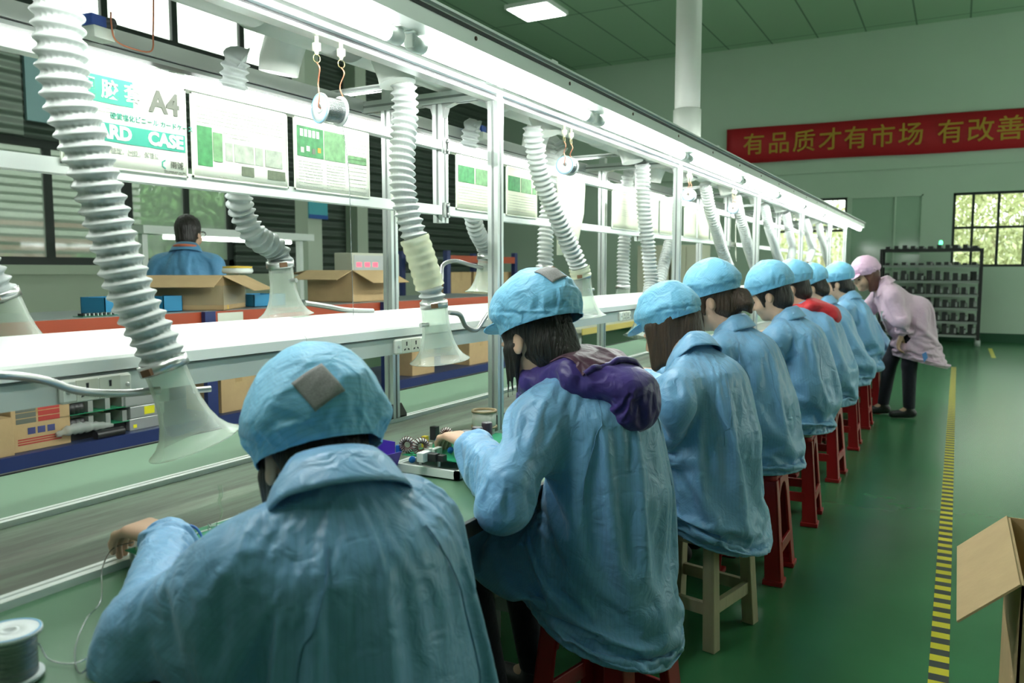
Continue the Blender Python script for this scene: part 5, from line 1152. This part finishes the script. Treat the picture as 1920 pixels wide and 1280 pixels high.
for x0, y0, x1, y1 in ((-.03, -.13, -.028, .02), (.0, -.12, .035, -.06), (.025, -.02, .028, .12), (-.045, .03, -.01, .10)): MB().tube([(x0, y0, .001), ((x0 + x1) / 2 + .004, (y0 + y1) / 2, .002), (x1, y1, .001)], .0022, 6).build('solder_track', M_WHITEC, p1)
for x, y in ((.05, .14), (-.05, .14), (.05, -.14), (-.05, -.14)): MB().lathe([(0, -.030), (.005, -.030), (.005, -.0018), (0, -.0018)], 8, Matrix.Translation((x, y, 0))).build('standoff', M_WHITEC, p1)
tag(p1, 'green circuit board, solder side up, under the hand of the nearest worker', 'circuit board')
a2 = at_z(752, 852, .802); b2 = at_z(948, 815, .802); c2 = Vector((-1.285, 2.03, .802))
t2 = empty('board_tray', (-1.285, 2.03, ZB + .002)); MB().box((-.10, -.23, 0), (.115, .21, .014)).build('base', M_GREY, t2, .002); MB().box((.105, -.235, .0), (.119, .215, .022)).build('edge', M_WHITEMETAL, t2); MB().box((-.10, -.235, 0), (.119, -.225, .022)).build('edge', M_WHITEMETAL, t2)
tag(t2, 'grey tray with white edges under the populated circuit board', 'tray')
p2 = board(c2, 0, .19, .40)
def px2(px, py, z=.805): q = at_z(px, py, z) - c2; return q.x, q.y
for px, py in ((760, 862), (782, 872), (900, 845), (930, 838)): MB().lathe([(0, -.024), (.004, -.024), (.004, -.0018), (0, -.0018)], 8, Matrix.Translation((max(-.085, min(.085, px2(px, py)[0])), max(-.19, min(.19, px2(px, py)[1])), 0))).build('standoff', M_WHITEC, p2)
x, y = px2(764, 848); toroid(p2, x, y, .026, .017, .0085, .35)
x, y = px2(789, 852); toroid(p2, x, y, .027, .018, .0095, .9)
x, y = px2(838, 836); toroid(p2, x, y, .040, .014, .008, .4); MB().box((x - .010, y - .010, 0), (x + .010, y + .010, .020)).build('coil_base', M_BLACKC, p2)
for px, py, hh in ((876, 842, .058), (895, 837, .062), (913, 831, .068)): x, y = px2(px, py); capacitor(p2, x, y, .0165, hh)
for px, py, s_, m in ((795, 862, (.022, .040, .026), M_WHITEC), (812, 862, (.03, .022, .022), M_BLACKC), (804, 852, (.02, .02, .022), M_WHITEC), (818, 850, (.016, .04, .02), M_WHITEC), (815, 822, (.022, .022, .042), M_BLACKC), (826, 862, (.03, .02, .018), M_BLACKC), (748, 846, (.014, .014, .022), M_BLUEC), (797, 836, (.016, .016, .034), M_YEL), (806, 842, (.012, .012, .022), M_WHITEC), (930, 846, (.018, .012, .010), M_BLACKC)):
    x, y = px2(px, py); MB().box((x - s_[0] / 2, y - s_[1] / 2, 0), (x + s_[0] / 2, y + s_[1] / 2, s_[2])).build('component_block', m, p2, .0012)
for px, py in ((773, 868), (821, 832), (845, 850)): x, y = px2(px, py); MB().lathe([(0, -.003), (.008, -.0025), (.010, 0), (.008, .0025), (0, .003)], 16, Matrix.Translation((x, y, .013)) @ Matrix.Rotation(PI / 2, 4, 'Y') @ Matrix.Rotation(.6, 4, 'X')).build('disc_component', M_BLUEC, p2)
tag(p2, 'green circuit board crowded with coils and dark capacitors before the purple-jacket worker', 'circuit board')
c3 = at_z(1216, 698, .835); p3 = board(c3, 0, .12, .20); MB().box((-.05, -.09, -.055), (.05, .09, -.002)).build('heat_sink', M_BLACKC, p3)
for k in range(14): MB().lathe([(0, 0), (.004, 0), (.002, .008), (0, .008)], 8, Matrix.Translation((rb.uniform(-.05, .05), rb.uniform(-.09, .09), 0))).build('solder_joint', M_HEAT, p3)
MB().box((-.05, -.09, .762 - .835), (.05, .09, -.0555)).build('base', M_BLACKC, p3)
tag(p3, 'green circuit board on a black heat sink before the bob-haired worker', 'circuit board')
for i, (yy, lb) in enumerate(((3.75, 'green circuit board before the worker with the bun'), (4.7, 'green circuit board before the short-haired worker'), (5.65, 'green circuit board before the worker with the red hood'))):
    q = board((-1.27, yy, .80), .05, .14, .2); MB().box((-.05, -.08, -.038), (.05, .08, -.002)).build('base', M_BLACKC, q); capacitor(q, .02, .05, .015, .04); capacitor(q, -.02, -.04, .015, .04); tag(q, lb, 'circuit board')
q_ = at_z(690, 884, ZB); bb = empty('parts_bin', (q_.x, q_.y, ZB + .001), (0, 0, -.15)); M_PURP = mat('purple_bin_plastic', (.12, .06, .52), .35)
for lo, hi in (((-.06, -.05, 0), (.06, .05, .004)), ((-.06, -.05, 0), (-.056, .05, .085)), ((-.06, -.05, 0), (.06, -.046, .085)), ((-.06, .046, 0), (.06, .05, .085))): MB().box(lo, hi).build('panel', M_PURP, bb)
f_ = MB(); f_.add([(.06, -.05, 0), (.06, .05, 0), (.085, .05, .06), (.085, -.05, .06), (.056, -.05, 0), (.056, .05, 0), (.081, .05, .06), (.081, -.05, .06)], [(0, 1, 2, 3), (7, 6, 5, 4), (0, 4, 5, 1), (3, 2, 6, 7), (0, 3, 7, 4), (1, 5, 6, 2)]); f_.build('front_lip', M_PURP, bb)
tag(bb, 'purple plastic parts bin between the nearest worker and the crowded board', 'bin')
cu = empty('bobbin_can', at_z(908, 832, ZB + .0105)); cu.location.z = ZB + .001; cu.location.x = -1.33; cu.location.y = at_x(908, 832, -1.33).y
M_CAN = mat('grimy_white_plastic', (.55, .55, .47), .6, 0, .25, 30); M_RUST = mat('rust_stained_rim', (.34, .26, .15), .7, 0, .3, 40)
MB().lathe([(0, 0), (.034, 0), (.034, .060), (.030, .061), (0, .061)], 28).build('lower_body', M_CAN, cu); MB().lathe([(.024, .060), (.043, .060), (.043, .066), (.024, .066)], 28, closed=True).build('flange', M_RUST, cu)
MB().lathe([(.037, .066), (.039, .070), (.039, .112), (.0355, .112), (.0355, .070), (.020, .069)], 28).build('upper_body', M_CAN, cu); MB().lathe([(.035, .111), (.042, .111), (.042, .118), (.035, .118)], 28, closed=True).build('rim', M_RUST, cu)
tag(cu, 'grimy white bobbin can with rusty rims standing behind the dark capacitors', 'can')
q0, q1 = at_z(488, 962, .80), at_z(520, 925, .84); ax_ = (q1 - q0); n = 150; ux = ax_.orthogonal().normalized(); uy = ax_.normalized().cross(ux); ce = empty('coiled_cord', q0)
MB().tube([ax_ * (i / n) * 1.6 + (ux * math.cos(i * .85) + uy * math.sin(i * .85)) * .009 - Vector((0, 0, .02 * (1 - i / n))) for i in range(n + 1)], .0014, 6).build('coil', mat('brown_cord', (.12, .05, .035), .45), ce); tag(ce, 'brown coiled cord hanging down beside the neck of the nearest worker', 'cord')
sm0 = at_z(412, 975, .80); sk = empty('solder_smoke', sm0); MB().tube(spline([(0, 0, .0), (.004, .003, .02), (-.004, .004, .04), (.006, 0, .055), (.0, .004, .075)], 8), [.0015 + .00012 * i for i in range(33)], 8, caps=False).build('wisp', see_through('thin_smoke', (.8, .85, .8), .06, .9), sk); tag(sk, 'thin wisp of solder smoke rising above the belt by the nearest worker', 'smoke', kind='stuff')
# strap on the nearest worker's wrist, badge and details
inv1 = w1.matrix_basis.inverted()
wl_ = [inv1 @ at(a, b_, X) for a, b_, X in ((332, 1002, -1.22), (345, 986, -1.22), (365, 988, -1.21), (378, 1005, -1.20), (378, 1022, -1.19))]
MB().tube(spline(wl_, 8), .0025, 8).build('wrist_cord', mat('blue_cord', (.10, .25, .62), .4), w1)
inv2 = w2.matrix_basis.inverted(); q = inv2 @ at(1018, 716, -.955)
MB().tube([q + Vector((.012 * math.cos(a * PI / 8), .018 * math.sin(a * PI / 8) , .006 * math.sin(a * PI / 4))) for a in range(17)], .0028, 8, caps=False).build('drawstring', mat('pink_drawstring', (.80, .06, .30), .5), w2); MB().lathe([(0, -.010), (.009, -.008), (.010, 0), (.009, .008), (0, .010)], 16, Matrix.Translation(q + Vector((.004, .004, -.012)))).build('toggle', M_BLACKC, w2)
def pin(o, pt, size, m, name):                       # small thing lying on the cloth facing -Y in the room
    inv = o.matrix_basis.inverted(); MB().box((pt.x - size[0] / 2, pt.y - .004, pt.z - size[1] / 2), (pt.x + size[0] / 2, pt.y, pt.z + size[1] / 2)).build(name, m, o).matrix_parent_inverse = inv
# ------------------------------------------------------------------ far benches and what stands on them
BX, BZ = -3.6, 1.108
bn = empty('work_bench', (BX, 0, 0)); by0, by1 = .6, 6.6
MB().box((-.70, by0, BZ - .03), (0, by1, BZ)).build('top', mat('grey_bench_top', (.20, .24, .24), .35), bn)
MB().box((0.0005, by0, BZ - .075), (.03, by1, BZ - .003)).build('front_beam', M_ORANGE, bn); MB().box((-.73, by0, BZ - .075), (-.7005, by1, BZ - .003)).build('back_beam', M_ORANGE, bn)
ys = [by0 + .05, at_x(380, 590, BX).y, at_x(712, 570, BX).y, by1 - .05]
for y in ys:
    for x in (.032, -.76): MB().box((x, y - .035, 0), (x + .03, y + .035, BZ - .0)).build('post', M_NAVY, bn)
MB().box((-.70, by0, .49), (.0, by1, .515)).build('lower_deck', mat('dark_blue_deck', (.03, .045, .10), .4), bn); MB().box((.0005, by0, .455), (.03, by1, .52)).build('lower_beam', M_NAVY, bn)
yl = at_x(425, 588, BX).y; MB().box((.0305, yl - .09, BZ - .065), (.032, yl + .09, BZ - .012)).build('shelf_label', M_PAPER, bn)
tag(bn, 'long work bench with orange beams and navy posts beyond the conveyor', 'bench')
LD = .5155
def carton(x, y, z, w, d, h, rz, label, flaps=0, m=None, wrap=False, marks=None, grp=None):
    o = empty('cardboard_box', (x, y, z), (0, 0, rz)); m = m or M_CARD; t = .005
    if flaps:
        for lo, hi in (((-w / 2, -d / 2, 0), (w / 2, d / 2, t)), ((-w / 2, -d / 2, 0), (-w / 2 + t, d / 2, h)), ((w / 2 - t, -d / 2, 0), (w / 2, d / 2, h)), ((-w / 2, -d / 2, 0), (w / 2, -d / 2 + t, h)), ((-w / 2, d / 2 - t, 0), (w / 2, d / 2, h))): MB().box(lo, hi).build('side', m, o)
        fl = w * .5 if flaps < 2 else d * .5
        for s, ang in ((1, .45), (-1, .15)):
            M = Matrix.Translation((s * w / 2, 0, h)) @ Matrix.Rotation(s * ang, 4, 'Y'); MB().box((0 if s > 0 else -d * .45, -d / 2, 0), (d * .45 if s > 0 else 0, d / 2, .004), M=M).build('flap', m, o)
        for s, ang in ((1, .5), (-1, .35)):
            M = Matrix.Translation((0, s * d / 2, h)) @ Matrix.Rotation(-s * ang, 4, 'X'); MB().box((-w / 2, 0 if s > 0 else -d * .42, 0), (w / 2, d * .42 if s > 0 else 0, .004), M=M).build('flap', m, o)
    else:
        MB().box((-w / 2, -d / 2, 0), (w / 2, d / 2, h)).build('body', m, o, .003)
        MB().box((-w / 2 - .0006, -.025, h * .7), (w / 2 + .0006, .025, h + .0008)).build('packing_tape', mat('brown_packing_tape', (.42, .28, .12), .3), o)
    if wrap: MB().box((-w / 2 - .004, -d / 2 - .004, h * .15), (w / 2 + .004, d / 2 + .004, h * .72)).build('stretch_wrap', see_through('clear_wrap', (.75, .76, .70), .14, .15), o)
    return tag(o, label, 'box', grp)
pA = at_x(366, 577, BX - .28); carton(pA.x, pA.y, BZ + .001, .46, .42, .19, .55, 'open cardboard box wrapped in clear film on the bench before the man', 2, wrap=True)
pB = at_x(655, 560, BX - .30); oB = carton(pB.x, pB.y, BZ + .001, .40, .44, .22, .05, 'open cardboard box with wide flaps on the bench left of the far post', 2)
pT = at_x(418, 571, BX - .03); tag(MB().box((-.02, -.025, 0), (.02, .025, .03)).build('snack_packet', mat('yellow_red_packet', (.80, .50, .04), .4, 0, .4, 60), None, .006, (pT.x, pT.y, BZ + .001)), 'small yellow and orange packet in front of the film-wrapped box', 'packet')
def tray(px, py, X, w, d, h, label):
    p = at_x(px, py, X); o = empty('blue_tray', (p.x, p.y, BZ + .001)); m = mat('blue_tray_plastic', (.02, .22, .42), .3)
    for lo, hi in (((-w / 2, -d / 2, 0), (w / 2, d / 2, .004)), ((-w / 2, -d / 2, 0), (-w / 2 + .004, d / 2, h)), ((w / 2 - .004, -d / 2, 0), (w / 2, d / 2, h)), ((-w / 2, -d / 2, 0), (w / 2, -d / 2 + .004, h)), ((-w / 2, d / 2 - .004, 0), (w / 2, d / 2, h))): MB().box(lo, hi).build('panel', m, o)
    tag(o, label, 'tray', 'blue trays on the far bench')
tray(203, 580, BX - .25, .2, .17, .085, 'blue plastic tray on the bench left of the large grey hose'); tray(302, 580, BX - .20, .2, .12, .085, 'blue plastic tray half hidden behind the large grey hose'); tray(483, 570, BX - .25, .22, .26, .075, 'blue plastic tray on the bench left of the clear far bell')
gp = at_x(180, 585, BX - .08); go = board((gp.x, gp.y, BZ + .004), .1, .07, .20)
for k in range(16): MB().box((rb.uniform(-.03, .02), -.09 + k * .0115, 0), (rb.uniform(.02, .03), -.084 + k * .0115, .012)).build('component_block', M_HEAT if k % 2 else M_BLACKC, go)
tag(go, 'narrow board with rows of pins lying on the far bench at the left', 'circuit board')
st = empty('magnifier_stand', (BX - .35, at_x(447, 560, BX - .35).y, BZ + .001)); MB().lathe([(0, 0), (.07, 0), (.07, .012), (.018, .02), (.014, .20), (0, .20)], 20).build('stem', M_WHITEMETAL, st); MB().lathe([(0, .20), (.085, .202), (.095, .215), (.09, .235), (0, .238)], 28).build('head', M_WHITEMETAL, st); MB().lathe([(0, .238), (.088, .236), (.09, .246), (0, .25)], 28).build('yellow_top', mat('yellow_plastic', (.80, .55, .06), .4), st); tag(st, 'white stand with a round yellow top on the far bench', 'stand')
pi_ = at_x(690, 520, BX - .60); ins = empty('bench_instrument', (BX - .60, pi_.y, BZ + .001)); MB().box((-.09, -.30, 0), (.09, .30, .36)).build('case', mat('cream_instrument_paint', (.50, .52, .42), .5), ins, .006); MB().box((.0905, -.28, .22), (.093, .28, .34)).build('front_panel', M_GREY, ins)
for y in (-.22, -.12, -.02): MB().box((.0935, y - .03, .25), (.0945, y + .03, .285)).build('red_display', emis('red_digits', (1, .06, .10), 1.6), ins)
tag(ins, 'cream bench instrument with small red displays behind the wide-flapped box', 'instrument')
def ld(px, py, X): p = at_x(px, py, X); return p
c = ld(62, 800, BX - .12); bx1 = carton(BX - .16, c.y, LD, .22, .27, .235, .0, 'brown carton with printed red and grey labels on the lower deck of the far bench')
for k in range(4): MB().box((.1105, -.115 + 0, .205 - k * .026), (.1112, -.025, .227 - k * .026)).build('grey_print', M_CHAR, bx1); MB().box((.1105, -.015, .205 - k * .026), (.1112, .085, .227 - k * .026)).build('red_print', mat('red_print', (.45, .05, .04), .6), bx1)
for k in range(3): MB().box((.1105, -.065 + k * .045, .075), (.1112, -.030 + k * .045, .105)).build('handling_mark', mat('navy_print', (.06, .07, .20), .6), bx1)
for k in range(3): MB().box((.1105, -.11, .030 + k * .011), (.1112, .07 + .02 * (k == 0), .036 + k * .011)).build('red_print', MATS['red_print'], bx1)
c = ld(4, 820, BX - .03); carton(BX - .12, c.y - .06, LD, .22, .20, .17, 0, 'plain carton on the lower deck at the left edge')
c = ld(160, 745, BX - .30); carton(BX - .50, c.y, LD, .24, .34, .27, .1, 'carton half hidden behind the stacked power boards')
c = ld(175, 790, BX - .10); pb_ = empty('power_board_stack', (BX - .18, c.y, LD))
for k in range(3): 
    z = .055 + k * .075; MB().box((-.13, -.21, z - .002), (.13, .21, z)).build('board', M_GREENPCB, pb_)
    for j in range(3): MB().box((-.02, -.05 + j * .09, z + .001), (.12, -.025 + j * .09, z + .055)).build('heat_sink', M_HEAT, pb_)
    for j in range(6): MB().lathe([(0, z), (.02, z), (.02, z + .05), (0, z + .05)], 12, Matrix.Translation((.10, -.19 + j * .022, 0))).build('capacitor', M_BLACKC, pb_)
MB().box((-.13, -.21, 0), (.10, .21, .052)).build('base', M_BLACKC, pb_)
tag(pb_, 'stack of dark power boards with silver heat sinks on the lower deck', 'board stack')
c = ld(170, 835, BX - .0); bag = MB(); rs = random.Random(2)
bag.tube(spline([(0, -.14, .03), (.01, -.06, .045), (0, .04, .04), (.01, .14, .03)], 6), [.010, .016, .012, .02, .026, .020, .028, .024, .03, .022, .028, .024, .018, .024, .018, .02, .014, .012, .008][:19], 14)
tag(bag.build('clear_bag', see_through('crumpled_clear_film', (.6, .62, .6), .45, .15), None, 0, (BX - .04, c.y, LD + .022)), 'crumpled clear bag lying before the power board stack', 'bag')
c = ld(205, 828, BX); tag(MB().tube([(0, -.07, .022), (0, 0, .022), (.0, .075, .022)], .022, 12).build('black_connector', M_BLACKC, None, 0, (BX - .0, c.y, LD)), 'black round connector lying on the front of the lower deck', 'connector')
for k, (z, px, lb) in enumerate(((0, 268, 'lower silver power supply with a yellow dot on the lower deck'), (.062, 270, 'upper silver power supply with a yellow label on the lower deck'), (.124, 262, 'topmost bare silver power supply of the pile'))):
    c = ld(px, 770, BX - .08); o = empty('power_supply', (BX - .16, c.y, LD + z)); MB().box((-.11, -.10, 0), (.11, .10, .060)).build('case', mat('silver_case', (.55, .57, .57), .35, .6), o, .003)
    if k < 2: MB().box((.1102, -.02 if k else -.08, .012), (.111, .04 if k else -.06, .052 if k else .03)).build('label', mat('bright_yellow_label', (.85, .78, .02), .5), o)
    tag(o, lb, 'power supply', 'silver power supplies piled on the lower deck')
for px, w_, h_, lb in ((425, .26, .24, 'carton on the lower deck right of the navy post'), (500, .34, .2, 'carton on the lower deck hidden behind the cap of the nearest worker'), (775, .30, .24, 'carton on the lower deck by the foot of the far post'), (885, .40, .22, 'carton on the lower deck behind the clear bell with tape')):
    c = at_x(px, 700, BX - .15); carton(BX - .2, c.y, LD, .3, w_, h_, 0, lb, grp='cartons on the lower deck')
# overhead shelf beam of the man's station
oh_ = empty('lamp_shelf', (-7.0, 0, 0)); q0, q1 = at_x(250, 428, -7.0), at_x(572, 443, -7.0); MB().box((-.15, q0.y, q0.z - .05), (.15, q1.y, q0.z + .03)).build('shelf', M_WHITEMETAL, oh_)
for y in (q0.y + .1, q1.y - .1): MB().box((-.03, y - .03, 0), (.03, y + .03, q0.z - .05)).build('post', M_WHITEMETAL, oh_)
tb_ = MB().tube([(.05, q0.y + .3, q0.z - .075), (.05, q1.y - .3, q0.z - .075)], .02, 12).build('tube', emis('dim_tube', (.9, 1, .9), 6), oh_); tag(oh_, 'white lamp shelf on posts behind the man in the blue jacket', 'shelf')
# second rack far behind
r2 = empty('storage_rack', (-5.6, 0, 0)); ra, rb_ = at_x(838, 500, -5.6), at_x(925, 500, -5.6); L0, L1 = ra.y, rb_.y + .6
for y in (L0, L1):
    for x in (0, -.7): MB().box((x - .03, y - .04, 0), (x + .03, y + .04, 1.58)).build('post', M_NAVY, r2)
for z in (.35, .95, 1.50): MB().box((-.7, L0 + .04, z - .03), (0, L1 - .04, z)).build('deck', MATS['grey_bench_top'], r2); MB().box((.0005, L0 + .04, z - .07), (.03, L1 - .04, z + .02)).build('front_beam', M_ORANGE if z > 1 else M_NAVY, r2)
tag(r2, 'tall storage rack with orange and navy beams behind the far-side bells', 'rack')
for k in range(3): carton(-5.9, L0 + .45 + k * .55, .9505, .45, .48, .36, 0, 'carton on the middle deck of the storage rack, %s' % ('nearest', 'middle one', 'farthest')[k], grp='cartons on the storage rack')
# cabinets and a cream bench along the far side
for i, (px0, px1, Y, lb) in enumerate(((1195, 1255, 13.0, 'cream metal cabinet behind the hose of the bob-haired worker'), (1258, 1318, 13.0, 'cream metal cabinet left of the hose by the worker with the bun'))):
    a, b_ = at_y(px0, 500, Y), at_y(px1, 500, Y); o = empty('metal_cabinet', (a.x, Y, 0)); wd = b_.x - a.x; m = mat('cream_cabinet_paint', (.62, .62, .48), .5)
    MB().box((0, 0, .05), (wd - .02, .5, 1.75)).build('body', m, o); MB().box((.03, .03, 0), (wd - .05, .47, .0495)).build('plinth', M_GREY, o)
    for s in (0, 1):
        dr_ = MB().box((.01 + s * (wd - .02) / 2, -.015, .08), ((wd - .02) / 2 * (1 + s) - .01, -.0005, 1.72)).build('door', m, o); MB().box(((wd - .02) / 2 + (-.05 if s == 0 else .03), -.03, .85), ((wd - .02) / 2 + (-.03 if s == 0 else .05), -.0155, 1.0)).build('handle', M_STEEL, dr_)
    tag(o, lb, 'cabinet', 'cream cabinets by the back wall')
cb = empty('cream_bench', (-3.4, 0, 0)); q0 = at_x(1090, 640, -3.4).y; q1 = q0 + 3.2; MB().box((-.6, q0, .68), (0, q1, .72)).build('top', MATS['cream_cabinet_paint'], cb); MB().box((.0005, q0, .66), (.012, q1, .725)).build('edge', mat('ochre_edge', (.50, .42, .12), .5), cb)
for y in (q0 + .05, q1 - .05):
    for x in (-.55, -.05): MB().box((x - .02, y - .02, 0), (x + .02, y + .02, .68)).build('leg', M_GREY, cb)
tag(cb, 'low cream bench with ochre edge beyond the conveyor', 'bench')
bq = empty('dark_machine', (-6.6, 13.4, 0)); MB().box((-.5, -.3, 0), (.5, .3, 1.15)).build('body', mat('dark_machine_paint', (.05, .06, .06), .5), bq, .01); MB().box((-.4, -.31, .7), (.1, -.3005, 1.0)).build('panel', M_GREY, bq); tag(bq, 'dark machine against the back wall left of the cream cabinets', 'machine')
# small fittings on the far lamp rail
for px, py, X, lb in ((190, 43, -1.93, 'blue clip with a black knob and copper loop on the far lamp rail'), (905, 243, -1.93, 'small blue clip on the far lamp rail right of the far-side hose')):
    p = at_x(px, py, X); o = empty('rail_clip', p, (0, 0, .1)); MB().box((-.02, -.045, -.016), (.02, .0, .012)).build('blue_body', mat('clip_blue', (.03, .08, .38), .4), o, .003); MB().tube([(0, .0, 0), (0, .035, .008)], .014, 14).build('knob', M_BLACKC, o); MB().box((-.022, -.04, -.045), (.022, .02, -.0165)).build('foot', M_WHITEMETAL, o)
    if px < 500: MB().tube(spline([at_x(a, b_, X + .03) - p for a, b_ in ((206, 22), (207, 45), (216, 75), (250, 90), (288, 94), (292, 60), (293, -5))], 6), .0022, 8).build('copper_loop', M_COPPER, o)
    tag(o, lb, 'clip', 'clips on the far lamp rail')
# cartons at the right edge
cbx = empty('open_carton', (.36, 2.45, 0)); 
for lo, hi in (((-.2, -.3, 0), (.2, .3, .006)), ((-.2, -.3, 0), (-.194, .3, .60)), ((.194, -.3, 0), (.2, .3, .60)), ((-.2, -.3, 0), (.2, -.294, .60)), ((-.2, .294, 0), (.2, .3, .60))): MB().box(lo, hi).build('side', M_CARD, cbx)
MB().box((-.17, -.3, 0), (0, .3, .005), M=Matrix.Translation((-.2, 0, .60)) @ Matrix.Rotation(-.75, 4, 'Y')).build('flap', M_CARD, cbx); MB().box((0, -.3, 0), (.17, .3, .005), M=Matrix.Translation((.2, 0, .60)) @ Matrix.Rotation(.6, 4, 'Y')).build('flap', M_CARD, cbx)
tag(cbx, 'open cardboard carton with its flap hanging out at the right edge', 'box')
carton(.66, 4.55, .001, .5, .5, .52, 0, 'closed brown carton beyond the open one at the right edge')
text_to_mesh()
